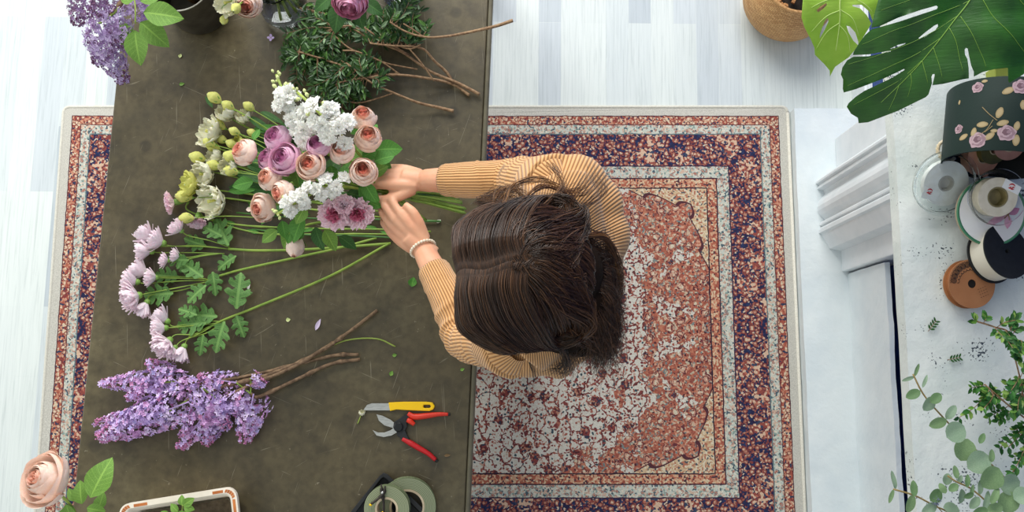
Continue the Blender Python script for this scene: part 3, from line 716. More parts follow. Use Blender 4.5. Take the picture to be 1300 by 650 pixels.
# ================================================================ FLOWERS LYING ON THE TABLE
def ln(x, y, h=.012): return W(x, y, TZ+h)
GL = 'lisianthus lying on the table'
def lis(label, px, py, h, key, dpx, d, ex, ey, buds=(), lv=(), z=.03, sepk=True, via=None):
    pos = ln(px, py, h); e = ln(ex, ey, .008)
    t = thing('lisianthus', label, 'lisianthus', e, GL)
    b = bloom(t, key, pos, d, S(dpx, pos.z)*1.28, True, sepsc=.75)
    dd = V(d).normalized()
    P = [b, b-dd*.02, b.lerp(e, .3)+V((0, 0, .004))]+([ln(*via)] if via else [])+[b.lerp(e, .65), e]
    stem(t, P, .0019, M_stem, 5)
    for (bx, by, s, bk) in buds:
        q = ln(bx, by, h+R.uniform(-.01, .015)); dd2 = V((q.x-e.x, q.y-e.y, .12))
        bb = bloom(t, bk, q, dd2, S(s, q.z)*1.12, True, name='bud', sepsc=1.0)
        j = q.lerp(e, .35)+V((0, .0, .005)); stem(t, [bb, bb.lerp(j, .5)+V((0, .004, .002)), j], .0012, M_stem, name='bud_stem')
    lv = list(lv)+[(px+(ex-px)*f+R.uniform(-4, 4), py+(ey-py)*f+R.uniform(-5, 5), 1, R.uniform(-.5, .2), R.uniform(26, 40)) for f in (.2, .33, .46)]
    for (lx, ly, dx, dy, s) in lv: leaf(t, 'lance0' if (int(lx) % 2) else 'lanced', ln(lx, ly, R.uniform(.01, .04)), (dx, dy, .05), S(s, TZ), R.uniform(-.6, .6))
    return t
lis('large cream-white lisianthus, upper left, opened to the left', 266, 168, .04, 'eust0', 31, (-.7, .25, .75), 468, 258, buds=[(280, 160, 17, 'ybud'), (273, 187, 16, 'ybud'), (268, 182, 14, 'ybud')], lv=[(300, 176, 1, -.3, 40), (322, 190, 1, -.4, 44)])
lis('small cream lisianthus beside the uppermost yellow-green bud', 287, 143, .05, 'eust2', 24, (-.5, .4, .8), 470, 246, buds=[(275, 126, 17, 'ybud'), (292, 136, 15, 'ybud')], lv=[(270, 137, -.5, .8, 20), (312, 148, 1, -.5, 46), (330, 160, 1, -.5, 40)])
lis('lemon-budded lisianthus just right of the uppermost buds', 309, 149, .045, 'eust2', 18, (-.1, .6, .9), 480, 250, buds=[(318, 137, 14, 'ybud'), (300, 168, 13, 'ybud')], lv=[(330, 142, 1, -.4, 36), (350, 160, 1, -.2, 38)])
lis('cream lisianthus in the middle of the fan with an upright white cup', 258, 221, .045, 'eust1', 27, (-.6, -.25, .8), 476, 262, buds=[(254, 201, 18, 'ybud'), (274, 211, 16, 'ybud')], lv=[(300, 222, 1, -.1, 50)])
lis('lemon yellow lisianthus at the far left of the fan', 239, 235, .04, 'eusty0', 27, (-.8, .1, .6), 480, 268, buds=[(237, 250, 18, 'ybud')], lv=[(290, 238, 1, .05, 46)])
lis('large cream-white lisianthus lowest of the fan', 269, 255, .045, 'eust0', 33, (-.5, -.3, .8), 486, 276, buds=[(240, 277, 16, 'ybud')], lv=[(315, 262, 1, -.1, 48), (330, 250, 1, .2, 40)])
lis('pale lisianthus half hidden between yellow buds in the fan', 290, 212, .05, 'eust2', 22, (-.4, .1, .9), 478, 256, buds=[(297, 200, 18, 'ybud'), (296, 218, 16, 'ybud')], lv=[(320, 216, 1, -.2, 46), (335, 230, 1, -.2, 40)])
lis('cream lisianthus in bud behind the large upper left one', 272, 199, .03, 'eust2', 20, (-.6, .3, .7), 474, 256, buds=[(297, 184, 14, 'ybud'), (284, 178, 13, 'ybud')], lv=[(308, 205, 1, -.15, 44)])
lis('small lemon lisianthus bud stem nearest the bouquet roses', 303, 183, .04, 'eusty2', 18, (-.5, .3, .8), 476, 250, buds=[(322, 170, 12, 'ybud')], lv=[(318, 165, .9, -.5, 44), (340, 172, .9, -.3, 30)])
GK = 'pale pink carnations lying on the table'
def carn(label, px, py, d, dpx, pts, key='carn1', h=.035):
    e = ln(*pts[-1], .006); t = thing('carnation', label, 'carnation', e, GK); pos = ln(px, py, h)
    b = bloom(t, key, pos, d, S(dpx, pos.z), False); dd = V(d).normalized()
    stem(t, [b-dd*.004, b-dd*.03]+[ln(x, y, .01) for x, y in pts[:-1]]+[e], .0021, M_stem, 6)
    for k, (x, y) in enumerate(pts[1:-1]):
        leaf(t, 'lance0', ln(x, y, .01), (-1, .25*(-1)**k, .2), .035)
carn('pale pink carnation at the far left of the table flowers, facing down-left', 212, 258, (-1, -.25, .45), 31, [(240, 268), (300, 285), (400, 290), (480, 291), (547, 294)])
carn('pale pink carnation hanging below the yellow lisianthus', 249, 284, (.0, -1, .5), 27, [(262, 277), (330, 296), (420, 297), (500, 298), (528, 306)], 'carn2')
for (a, b_, lab) in (((300, 270), (560, 281), 'bare green carnation stem lying highest under the bouquet'), ((320, 291), (510, 302), 'bare carnation stem crossing the others by the lower hand')):
    P = [ln(a[0], a[1], .008), ln((a[0]*2+b_[0])/3, (a[1]*2+b_[1])/3+3, .012), ln((a[0]+2*b_[0])/3, (a[1]+2*b_[1])/3+1, .012), ln(b_[0], b_[1], .006)]
    t = thing('carnation', lab, 'carnation', P[-1], GK); stem(t, P, .0021, M_stem_d, 5)
# chrysanthemum sprays
GM = 'pale lilac chrysanthemum sprays on the table'
def spray(label, main, heads, leaves, r=.0032):
    e = ln(*main[-1], .008); t = thing('chrysanthemum', label, 'chrysanthemum', e, GM)
    stem(t, [ln(x, y, .014) for x, y in main[:-1]]+[e], r, M_stem)
    for k, (x, y, dx, dy, dpx, jx, jy) in enumerate(heads):
        d = dirv(dx, dy, .25+.2*(k % 3)); pos = ln(x, y, .03+.012*(k % 3)); s = S(dpx, pos.z)*1.55
        b = pos-d*s*.25
        h = inst(ME['mum%d' % (k % 3)], 'flower_head', t, aim(b, d, s, k))
        j = ln(jx, jy, .014); stem(t, [b, b-d*.02, b.lerp(j, .6), j], .0014, M_stem, name='side_stem')
    for k, (x, y, dx, dy, s) in enumerate(leaves):
        leaf(t, 'ml%d' % (k % 3), ln(x, y, .016+.008*(k % 4)), (dx, dy, .08), S(s, TZ), R.uniform(-.35, .35))
spray('upper chrysanthemum spray with the tallest pile of pale lilac heads', [(290, 316), (330, 318), (400, 316), (496, 309)],
      [(184, 298, -.8, .7, 30, 290, 316), (197, 305, -.9, .3, 28, 290, 316), (223, 288, -.8, .6, 23, 292, 314), (182, 318, -1, .1, 27, 285, 322), (222, 324, -.9, .1, 18, 280, 322), (207, 330, -.9, .1, 16, 280, 322)],
      [(262, 312, -1, .25, 32), (290, 312, -.5, 1, 42), (282, 300, -.9, .5, 30), (240, 330, -1, 0, 30), (300, 325, -.8, -.5, 30)])
spray('middle chrysanthemum spray whose lilac heads lie farthest left', [(262, 356), (300, 344), (380, 326), (430, 315), (478, 302)],
      [(176, 343, -.9, .35, 29, 262, 354), (163, 356, -1, .15, 28, 262, 356), (164, 378, -.9, -.35, 32, 262, 358), (181, 392, -.5, -1, 27, 262, 358), (190, 352, -.9, 0, 22, 262, 354)],
      [(228, 352, -1, .1, 34), (220, 372, -1, -.1, 40), (258, 352, -.7, .5, 34), (262, 362, -.6, -.5, 32), (250, 340, -1, .1, 28), (270, 345, .2, -1, 30)], .003)
spray('lower chrysanthemum spray with heads touching the lilac', [(240, 428), (285, 406), (330, 388), (420, 350), (494, 309)],
      [(204, 402, -.8, .6, 27, 282, 408), (200, 417, -1, -.1, 26, 280, 410), (206, 440, -.6, -.8, 32, 262, 420), (229, 449, -.4, -1, 27, 280, 412), (216, 447, -.7, -.9, 22, 270, 414)],
      [(276, 402, -1, .1, 42), (262, 410, -1, -.1, 40), (300, 392, .1, 1, 46), (285, 408, -.3, -1, 40), (300, 400, .4, -1, 30), (258, 425, -.1, -1, 26), (250, 400, -1, .4, 26)], .0032)
# ================================================================ PERSON
per = thing('person', 'person with long dark hair in a tan ribbed cardigan, both hands holding the bouquet', 'person', (.05, .2, .02))
M_skin = mat('skin', 'e3ad8c', .5, 'd99c7c', 18, bump=.12, bscale=260, sss=.25)
M_nail = mat('nail', 'e9b9a8', .25)
RS, RE, RW = W(708, 238, 1.33), W(648, 228, 1.09), W(533, 229, 1.0)
LS, LE, LW = W(655, 438, 1.32), W(592, 424, 1.08), W(536, 314, .985)
HC = V((.028, .178, 1.52)); HF = V((-.92, -.06, -.38)).normalized(); HU = V((-.38, 0, .92)); HU = (HU-HF*HU.dot(HF)).normalized(); HS = HU.cross(HF)   # HS = +Y side
if HS.y < 0: HS = -HS
def hl(f, s, u): return HC+HF*f+HS*s+HU*u
bd = MB()
def limb(pts, rs, n=16): bd.tube(spline(pts, 5), [rs[min(len(rs)-1, int(i/5))]*(1-(i % 5)/5)+rs[min(len(rs)-1, int(i/5)+1)]*((i % 5)/5) for i in range(5*(len(pts)-1)+1)], n)
def ell(c, r, M=None): bd.ball(c, r, 12, M=M)
HM = Matrix((HF, HS, HU)).transposed()
ell(hl(-.0, 0, .015), (.088, .076, .090), HM)
ell(hl(.03, 0, -.045), (.062, .056, .072), HM)
ell(hl(.066, 0, -.085), (.024, .028, .02), HM)              # chin
limb([hl(.088, 0, .01), hl(.108, 0, -.022), hl(.098, 0, -.032)], [.008, .012, .010], 8)      # nose
for s in (-1, 1):
    ell(hl(.0, s*.076, -.02), (.018, .008, .03), HM)        # ears
    ell(hl(.078, s*.032, .018), (.015, .022, .008), HM)     # brow
    ell(hl(.066, s*.04, -.035), (.022, .02, .02), HM)       # cheek
ell(hl(.088, 0, -.055), (.010, .022, .005), HM); ell(hl(.087, 0, -.064), (.010, .019, .006), HM)  # lips
limb([hl(-.03, 0, -.06), V((.085, .2, 1.41)), V((.095, .207, 1.33))], [.052, .05, .06])
ell((.085, .21, 1.22), (.09, .13, .16)); ell((.08, .215, 1.0), (.080, .115, .16)); ell((.068, .23, .87), (.085, .125, .12))
limb([V((.09, .21, 1.32)), RS], [.06, .05]); limb([V((.09, .21, 1.32)), LS], [.06, .05])
limb([RS, RE, RE.lerp(RW, .45), RW.lerp(RE, .06)], [.046, .036, .034, .0255]); limb([LS, LE, LE.lerp(LW, .45), LW.lerp(LE, .06)], [.046, .036, .034, .0255])
for s in (-1, 1):
    y = .21+s*.085
    limb([V((.068, .23+s*.062, .84)), V((.055, .22+s*.075, .48)), V((.075, y, .1))], [.066, .050, .036])
    limb([V((.085, y, .075)), V((.03, y, .06)), V((-.06, y+s*.005, .045))], [.034, .034, .022])
def hand(wr, xd, zd, thumb, curls, splay=.06, thumb_path=None, lens=(.073, .080, .075, .060)):
    """wr wrist, xd finger direction, zd back of hand, thumb=+1/-1 side in local y"""
    M = frame(wr, xd, zd)
    def T(x, y, z): return M @ V((x, y*thumb, z))
    ks = [(.088, .028, .002), (.092, .009, .005), (.087, -.010, .003), (.078, -.027, -.001)]
    limb([T(-.03, 0, 0), T(.01, 0, 0), T(.04, 0, .0)], [.024, .025, .022])
    for (kx, ky, kz) in ks: limb([T(.004, ky*.55, 0), T(kx*.55, ky*.85, .002), T(kx, ky, kz-.003)], [.016, .0135, .0108], 10)
    limb([T(.02, .018, -.008), T(.055, .02, -.008)], [.014, .011], 10)
    tips = []
    for j, (kx, ky, kz) in enumerate(ks):
        ang = splay*(1.5-j); L3 = [lens[j]*q for q in (.46, .30, .24)]; p = V((kx, ky, kz-.003)); pts = [p]; bend = 0
        for q, c in zip(L3, curls[j]):
            bend += c; p = p+V((q*math.cos(bend)*math.cos(ang), q*math.cos(bend)*math.sin(ang), -q*math.sin(bend))); pts.append(p)
        rs = [.0098, .0086, .0078, .0064]
        W3 = [T(*q) for q in pts]
        for a in range(3): limb([W3[a], W3[a+1]], [rs[a], rs[a+1]], 10)
        tips.append((W3[3], (W3[3]-W3[2]).normalized()))
    tp = thumb_path or [(.012, .02, -.008), (.042, .044, -.016), (.070, .052, -.022), (.092, .046, -.028)]
    tp = [T(*q) for q in tp]
    for a, (r1, r2) in enumerate(((.016, .0125), (.0125, .0105), (.0105, .0082))): limb([tp[a], tp[a+1]], [r1, r2], 10)
    tips.append((tp[3], (tp[3]-tp[2]).normalized()))
    return tips, M
t1, HM1 = hand(RW, (-1, .16, -.10), (-.05, .5, .85), 1 if frame(RW, (-1, .16, -.1), (0, .5, .85)).col[1].y < 0 else -1,
      [(.55, 1.0, .7), (.6, 1.0, .7), (.6, 1.0, .7), (.6, 1.0, .6)])
lx = W(484, 268, 1.005)-LW
t2, HM2 = hand(LW, lx, (-.35, -.42, .85), 1 if frame(LW, lx, (-.35, -.42, .85)).col[1].y > 0 else -1,
      [(.35, .6, .5), (.35, .7, .5), (.4, .7, .5), (.45, .7, .5)], thumb_path=[(.012, .018, -.004), (.042, .040, -.004), (.068, .050, -.006), (.093, .046, -.012)])
body = remeshed(bd, 'body', M_skin, .0028, 5, per)
# eyes under the brow, lips
ey = MB()
for s in (-1, 1): ey.ball(hl(.071, s*.031, .0), .0115, 7)
ey.build('eyes', mat('eye_white', 'e9e5df', .2, 'd8d2ca', 40), per)
# bracelet of beads
ax = (LE-LW).normalized(); cc = LW+ax*.004; br = MB(); u_ = ax.orthogonal().normalized(); v_ = ax.cross(u_)
brc = MB()
for k in range(26):
    a = 2*PI*k/26; brc.ball(cc+u_*math.cos(a)*.0285+v_*math.sin(a)*.0285, .0037, 6)
brc.build('bead_bracelet', mat('cream_bead', 'ece2d0', .25, 'dccdb4', 90), per)
# ---------------------------------------------------------------- clothes
def mat_knit(name, uv, freq, axis=0):
    m, nt, p = nodes(name)
    tcn = N(nt, 'ShaderNodeTexCoord'); src = tcn.outputs['UV'] if uv else tcn.outputs['Object']
    sp = N(nt, 'ShaderNodeSeparateXYZ')
    if not uv:
        nz = N(nt, 'ShaderNodeTexNoise', i_Scale=3., i_Detail=1.); L(nt, src, nz.inputs['Vector'])
        mm = N(nt, 'ShaderNodeVectorMath', operation='MULTIPLY_ADD'); L(nt, nz.outputs['Color'], mm.inputs[0]); mm.inputs[1].default_value = (.03, .03, .03); L(nt, src, mm.inputs[2]); src = mm.outputs[0]
        s3 = N(nt, 'ShaderNodeSeparateXYZ'); L(nt, src, s3.inputs[0]); at = N(nt, 'ShaderNodeMath', operation='ARCTAN2')
        sx_ = N(nt, 'ShaderNodeMath', operation='SUBTRACT'); L(nt, s3.outputs[0], sx_.inputs[0]); sx_.inputs[1].default_value = -.01
        L(nt, s3.outputs[1], at.inputs[0]); L(nt, sx_.outputs[0], at.inputs[1]); cb = N(nt, 'ShaderNodeCombineXYZ'); L(nt, at.outputs[0], cb.inputs[1]); src = cb.outputs[0]
    L(nt, src, sp.inputs[0])
    def mth(op, a, b=None):
        n = N(nt, 'ShaderNodeMath', operation=op)
        for i, x in enumerate((a, b)):
            if x is None: continue
            if isinstance(x, (int, float)): n.inputs[i].default_value = x
            else: L(nt, x, n.inputs[i])
        return n.outputs[0]
    s = mth('ADD', mth('MULTIPLY', mth('SINE', mth('MULTIPLY', sp.outputs[0 if uv else 1], freq)), .5), .5)
    c = ramp(nt, s, [(0, '9c6a3e'), (.3, 'c4905c'), (.6, 'd9a873')])
    L(nt, c, p.inputs['Base Color']); p.inputs['Roughness'].default_value = .9; p.inputs['Sheen Weight'].default_value = .3; p.inputs['Specular IOR Level'].default_value = .1
    n2 = N(nt, 'ShaderNodeTexNoise', i_Scale=500.); L(nt, tcn.outputs['Object'], n2.inputs['Vector'])
    hgt = mth('ADD', mth('POWER', s, .6), mth('MULTIPLY', n2.outputs[0], .2))
    b = N(nt, 'ShaderNodeBump', i_Strength=.9, i_Distance=.0022); L(nt, hgt, b.inputs['Height']); L(nt, b.outputs[0], p.inputs['Normal'])
    return m
M_knit = mat_knit('tan_rib_knit', False, 216); M_knit_s = mat_knit('tan_rib_knit_sleeve', True, 2*PI)
cd = MB(); _bd = bd; bd = cd
ell((.105, .215, 1.24), (.112, .165, .13)); ell((.10, .21, 1.12), (.105, .155, .2)); ell((.115, .225, 1.30), (.088, .135, .08)); ell((.10, .21, .98), (.11, .155, .12))
limb([V((.11, .22, 1.335)), (RS+V((.115, .26, 1.36)))/2, RS+V((.006, -.004, .0))], [.07, .068, .068]); limb([V((.11, .21, 1.33)), (LS+V((.11, .16, 1.35)))/2, LS+V((.008, .004, 0))], [.07, .068, .068])
ell(W(730, 240, 1.30), .068); ell(W(745, 262, 1.28), .07); ell(W(752, 300, 1.27), .072); ell(W(700, 432, 1.27), .07); ell(W(672, 436, 1.28), .066); ell(W(725, 415, 1.28), .07); ell(W(742, 360, 1.29), .075)
limb([RS, RS.lerp(RE, .35)], [.066, .058]); limb([LS, LS.lerp(LE, .35)], [.066, .058])
limb([V((.125, .13, 1.30)), V((.06, .04, 1.25))], [.07, .055])
limb([V((.14, .28, 1.28)), V((.10, .36, 1.30))], [.07, .062])
bd = _bd
def fold(co):
    n = noise.noise(V((co.x*9, co.y*6, co.z*9+3)))
    return co+V((.5, 0, .6))*n*.006
remeshed(cd, 'cardigan', M_knit, .006, 8, per, fold)
def sleeve(A, B, Cc, cuff_t, folds, seed):
    """swept rib-knit sleeve from shoulder A over elbow B to the cuff on the forearm towards Cc"""
    end = B.lerp(Cc, cuff_t); P = spline([A+(A-B)*.10, A.lerp(B, .5), B+(B-(A+Cc)/2)*.06, B.lerp(end, .5), end], 22)
    mb = MB(); n = 72; vs = []; uv = []; m = len(P); a = V((0, 0, 1))
    rnd = random.Random(seed); Ls = [0]
    for i in range(1, m): Ls.append(Ls[-1]+(P[i]-P[i-1]).length)
    tot = Ls[-1]
    for i, p in enumerate(P):
        f = Ls[i]/tot; t = (P[min(i+1, m-1)]-P[max(i-1, 0)]).normalized(); a = (a-t*a.dot(t)).normalized(); b = t.cross(a)
        r = .060+(.047-.060)*min(1, f/.5) if f < .5 else .047+(.0365-.047)*((f-.5)/.5)
        r *= min(1, .45+f*9)
        for k in range(n+1):
            w = 2*PI*k/n; rr = r
            for (fc, wd, amp, ph, kk) in folds:
                sk = f-fc-.018*math.sin(w*kk+ph); g = math.exp(-(sk/wd)**2); rr += amp*g*(.65+.35*math.cos(w+ph))
            rr += .0015*noise.noise(V((f*20, math.cos(w)*2, math.sin(w)*2+seed)))
            if f > .985: rr -= .002
            vs.append(p+a*math.cos(w)*rr+b*math.sin(w)*rr); uv.append((k/n*(40 if f > .5 else 44), f))
    fs = [(i*(n+1)+k, i*(n+1)+k+1, (i+1)*(n+1)+k+1, (i+1)*(n+1)+k) for i in range(m-1) for k in range(n)]
    mb.add(vs, fs)
    base = len(mb.v)       # turned-in cuff
    last = vs[-(n+1):]; cen = P[-1]; tt = (P[-1]-P[-2]).normalized()
    mb.add([cen+(q-cen)*.86-tt*.004 for q in last]+[cen+(q-cen)*.82-tt*.03 for q in last], [(k, k+1, n+1+k+1, n+1+k) for k in range(n)])
    mb.f += [[(m-1)*(n+1)+k, (m-1)*(n+1)+k+1, base+k+1, base+k] for k in range(n)]; mb.m += [0]*n
    uv += [uv[-(n+1)+k] for k in range(n+1)]*2
    mb.uv = uv
    return mb.build('sleeve', M_knit_s, per)
sleeve(RS, RE, RW, .73, [(.36, .02, .006, 1, 1), (.44, .018, .007, 2.2, 2), (.50, .014, .007, .4, 1), (.56, .016, .006, 3, 2), (.62, .016, .006, 1.5, 1), (.80, .008, .0025, 0, 1), (.93, .007, .002, 2, 1)], 1)
sleeve(LS, LE, LW, .74, [(.34, .02, .006, 1, 1), (.42, .018, .008, 2.2, 2), (.48, .014, .008, .4, 1), (.54, .016, .008, 3, 2), (.61, .016, .007, 1.5, 1), (.68, .014, .006, .9, 2), (.76, .012, .004, .2, 1), (.9, .008, .002, 2, 1)], 2)
sh = MB(); bd = sh
ell((.035, .215, 1.20), (.105, .145, .15)); ell((.06, .21, 1.02), (.105, .14, .14)); limb([V((.06, .205, 1.30)), V((.075, .205, 1.385))], [.075, .066])
limb([V((.12, .25, 1.30)), V((.118, .245, 1.385))], [.05, .042])
bd = _bd
remeshed(sh, 'white_top', mat('white_cotton', 'f0f0ee', .85, 'e4e4e4', 30, bump=.3, bscale=400), .008, 8, per)
sk = MB(); pf = [(.0, 1.0), (.112, 1.0), (.122, .93), (.135, .85), (.15, .7), (.165, .52), (.16, .515), (.0, .53)]
n = 64; vs = []
for (r, z) in pf:
    for k in range(n):
        a = 2*PI*k/n; q = 1+.05*math.sin(a*9+1)*max(0, (.95-z)*2)
        vs.append((.065+r*q*math.cos(a)*.93, .235+r*q*math.sin(a)*1.22, z))
sk.add(vs, [(j*n+k, j*n+(k+1) % n, (j+1)*n+(k+1) % n, (j+1)*n+k) for j in range(len(pf)-1) for k in range(n)])
def mat_skirt():
    m, nt, p = nodes('blue_and_white_print'); tc = N(nt, 'ShaderNodeTexCoord').outputs['Object']
    v = N(nt, 'ShaderNodeTexVoronoi', i_Scale=85.); L(nt, tc, v.inputs['Vector'])
    L(nt, ramp(nt, v.outputs['Distance'], [(.0, 'f2f4f4'), (.42, '245a7c'), (.6, '1b3f63')], 'CONSTANT'), p.inputs['Base Color']); p.inputs['Roughness'].default_value = .85; return m
sk.build('skirt', mat_skirt(), per)
M_shoe = mat('shoe_canvas', 'cfc8b6', .8, 'c0b8a4', 60, bump=.4, bscale=300); M_sole = mat('shoe_sole', 'e8e4da', .6, 'd5cfc2', 30)
for s in (-1, 1):
    y = .21+s*.088
    def shoe(zs, sc): return [V((.02+sc*.135*math.cos(a)*(1.0), y+sc*(.044+.006*math.cos(a))*math.sin(a), zs)) for a in [2*PI*k/28 for k in range(28)]]
    up = MB(); rings = [(.032, 1), (.05, 1.0), (.07, .93)]; vs = []
    for (z, sc) in rings: vs += shoe(z, sc)
    for (z, sc, dx) in ((.088, .78, .02), (.10, .55, .045), (.105, .4, .055)):
        vs += [V((.02+dx+sc*.12*math.cos(a), y+sc*.044*math.sin(a), z)) for a in [2*PI*k/28 for k in range(28)]]
    vs = [V((q.x-.045, q.y, q.z)) for q in vs]
    up.add(vs, [(j*28+k, j*28+(k+1) % 28, (j+1)*28+(k+1) % 28, (j+1)*28+k) for j in range(5) for k in range(28)])
    so = up.build('shoe', M_shoe, per)
    sl = MB(); vs = [V((q.x-.045, q.y, q.z)) for q in shoe(.0125, 1.03)+shoe(.034, 1.05)]
    sl.add(vs, [(k, (k+1) % 28, 28+(k+1) % 28, 28+k) for k in range(28)]+[tuple(range(28))[::-1], tuple(range(28, 56))]); sl.build('sole', M_sole, so)
# ---------------------------------------------------------------- hair
M_h = []
for i, (c, r) in enumerate((('26170d', .36), ('362214', .36), ('4b3120', .36), ('68462c', .4), ('8e6238', .45))):
    m, nt, p = nodes('dark_brown_hair_%s' % 'abcde'[i]); p.inputs['Base Color'].default_value = lin(c); p.inputs['Roughness'].default_value = r; p.inputs['Specular IOR Level'].default_value = .5; M_h.append(m)
Rh = random.Random(5)
mass = MB(); bd = mass
ell(hl(-.002, 0, .010), (.104, .100, .112), HM)
ell(hl(-.01, 0, -.02), (.095, .112, .08), HM)
bd = _bd
def HQ(px, py, z): return W(px, py, z)
def strand(mb, P, r, mi, n=5, k3=3):
    Q = spline(P, n); m = len(Q); lk = V((mi*3.1, 0, 0))
    Q = [q+(noise.noise_vector(q*15+lk)*.0045+noise.noise_vector(q*45+lk)*.0018)*min(1, 1.2*(i/(m-1))**1.2) for i, q in enumerate(Q)]; rs = [r*(1-.75*(i/(m-1))**3) for i in range(m)]; mb.tube(Q, rs, k3, mi, cap=False)
hair = MB(); lock_ids = []
NS = 6500
for i in range(NS):
    s = 1 if Rh.random() < .5 else -1; t = Rh.random()
    lock = int(Rh.random()*46); lr = random.Random(lock*7+(s+1)*1000+int(t*7)*31)
    sh = Rh.uniform(.9, 1.045); j = lambda a: Rh.gauss(0, a)
    lj = lambda a: lr.uniform(-a, a)
    f0 = .104-.150*t; a_ = .118; u0 = .124*math.sqrt(max(.05, 1-(f0/a_)**2))
    pk = .004*math.sin(t*9)
    P = [hl(f0, -s*.0045+pk, u0*.975)]
    P.append(hl(f0+.002, s*.010+pk, u0*1.0)); P.append(hl(f0+.006, s*.044, (u0*.97)*sh+j(.001)))
    P.append(hl(f0*.95+.012*(1-t), s*.090*sh, u0*.62*sh+j(.002)))
    P.append(hl(f0*.62-.012, s*.122*sh+lj(.004), u0*.05-.012+lj(.006)))
    mi = min(4, max(0, int(lr.random()*2.2+Rh.random()*1.9)))
    if Rh.random() < .2:
        ph_ = Rh.uniform(-1.5, 1.5); s = 1 if ph_ > 0 else -1; t = .6; th0 = Rh.uniform(.35, 1.1)
        P = [hl(-.016-.092*math.sin(th)*math.cos(ph_+.5*(1-th))*sh, .108*math.sin(th)*math.sin(ph_+.5*(1-th))*sh, .126*math.cos(th)*sh) for th in (th0, th0+.25, 1.4, 1.6)]
    elif Rh.random() < .42:
        # behind the part: swept back and sideways over the crown
        s = 1 if Rh.random() < .5 else -1; t = .6; f0 = -.022-.078*Rh.random()**1.1; w_ = Rh.uniform(.25, 1.15)
        P = []; pu = 1
        for (df, ds) in ((0, -.1), (.018, .33), (.040, .62), (.060, .80)):
            f_ = max(-.101, f0-df); s_ = ds*.105*w_; uu = .125*math.sqrt(max(.0, 1-(f_/.110)**2-(s_/.118)**2))*sh
            uu = min(uu, pu-.012) if P else uu; pu = uu; P.append(hl(f_*sh, s*s_*sh, uu))
    if s < 0 and t < .30 and Rh.random() < .55:
        # front curtain on the lower side, hangs forward to the chest
        e = Rh.random()
        P.append(HQ(590+12*e+j(5), 378+j(8), 1.37)); P.append(HQ(610+18*e+j(6), 412+j(8), 1.30)); P.append(HQ(630+lj(14)+j(3), 425+lj(16)+j(4), 1.26)); P.append(HQ(628+lj(18)+j(4), 440+lj(16)+j(3), 1.235))
        n_ = 5
    elif s > 0 and t < .25 and Rh.random() < .3:
        P.append(HQ(612+j(5), 262+j(6), 1.40)); P.append(HQ(634+j(8), 250+j(6), 1.34)); P.append(HQ(660+lj(22), 244+lj(12), 1.33)); n_ = 5
    else:
        P.append(hl(-.055-.02*t+j(.004), s*.105+lj(.008), -.050+.02*t+lj(.01)))
        # on to the back: gathered towards her left shoulder blade
        if s > 0:
            y1 = 300+70*t+lj(14)+j(5); y2 = 318+100*t+lj(20)+j(8); y3 = 330+110*t+lj(34)+j(8)
            x1, x2, x3 = 744, 768+lj(8), 772+lj(14)
        else:
            y1 = 405+20*(1-t)+lj(12)+j(5); y2 = 425-60*t+lj(18)+j(8); y3 = 440-60*t+lj(30)+j(8)
            x1, x2, x3 = 724+lj(6), 750+lj(10), 748+lj(24)
        P.append(HQ(x1+j(3), y1, 1.425)); P.append(HQ(x2+j(4), y2, 1.395+j(.008))); P.append(HQ(x3+j(5), y3, 1.36+j(.01)))
        P.append(HQ(x3+lj(12)+j(5), y3+lj(16)+14+j(6), 1.325))
        n_ = 5
    strand(hair, P, Rh.uniform(.00042, .00075), mi, n_)
# solid volume below the strands, down the back
bd = mass
for (x, y, z, r) in ((715, 345, 1.42, .07), (735, 345, 1.38, .055), (735, 385, 1.37, .06), (715, 415, 1.37, .05), (757, 370, 1.355, .032), (752, 405, 1.34, .034), (735, 430, 1.33, .035), (762, 340, 1.36, .022), (700, 400, 1.42, .065)): ell(HQ(x, y, z), r)
bd = _bd
hm = remeshed(mass, 'hair', mat('hair_base', '1a110b', .8, '241810', 120, spec=.1, stretch=(1, 1, .1)), .006, 6, per)
hs = hair.build('hair_strands', M_h, hm)
wis = MB()
def wisp(P, n, jit, r=.0005, cols=(2, 3, 4), curl=.0):
    for k in range(n):
        c = Rh.uniform(-1, 1); Q = []
        ph = Rh.random()*6
        for i, p in enumerate(P):
            f = i/(len(P)-1); Q.append(HQ(p[0]+c*jit*f+Rh.gauss(0, 1.6)+curl*f*math.sin(i*1.8+ph), p[1]+Rh.gauss(0, 1.6)+c*jit*.6*f+curl*f*math.cos(i*1.8+ph), p[2]))
        strand(wis, Q, r, Rh.choice(cols), 6)
wisp([(640, 262, 1.55), (652, 235, 1.46), (690, 228, 1.44), (720, 240, 1.43), (742, 232, 1.42)], 26, 9, curl=5)
wisp([(660, 258, 1.55), (690, 236, 1.48), (725, 245, 1.44), (745, 235, 1.42), (752, 215, 1.41)], 24, 9, curl=6)
wisp([(625, 268, 1.50), (632, 246, 1.42), (650, 238, 1.39), (668, 250, 1.38), (690, 262, 1.40)], 24, 8, curl=6)
wisp([(690, 262, 1.56), (715, 235, 1.47), (700, 210, 1.43), (708, 226, 1.43), (722, 262, 1.44)], 14, 7, curl=6)
wisp([(700, 268, 1.55), (735, 262, 1.46), (760, 250, 1.40), (765, 232, 1.38), (752, 222, 1.37)], 16, 8, curl=6)
wisp([(735, 300, 1.46), (766, 300, 1.42), (780, 325, 1.39), (783, 360, 1.36), (775, 385, 1.33)], 110, 10, curl=5, cols=(1, 2, 3, 4))
wisp([(735, 380, 1.44), (772, 385, 1.40), (780, 410, 1.37), (768, 440, 1.33), (745, 462, 1.30)], 110, 12, curl=5, cols=(0, 1, 2, 3))
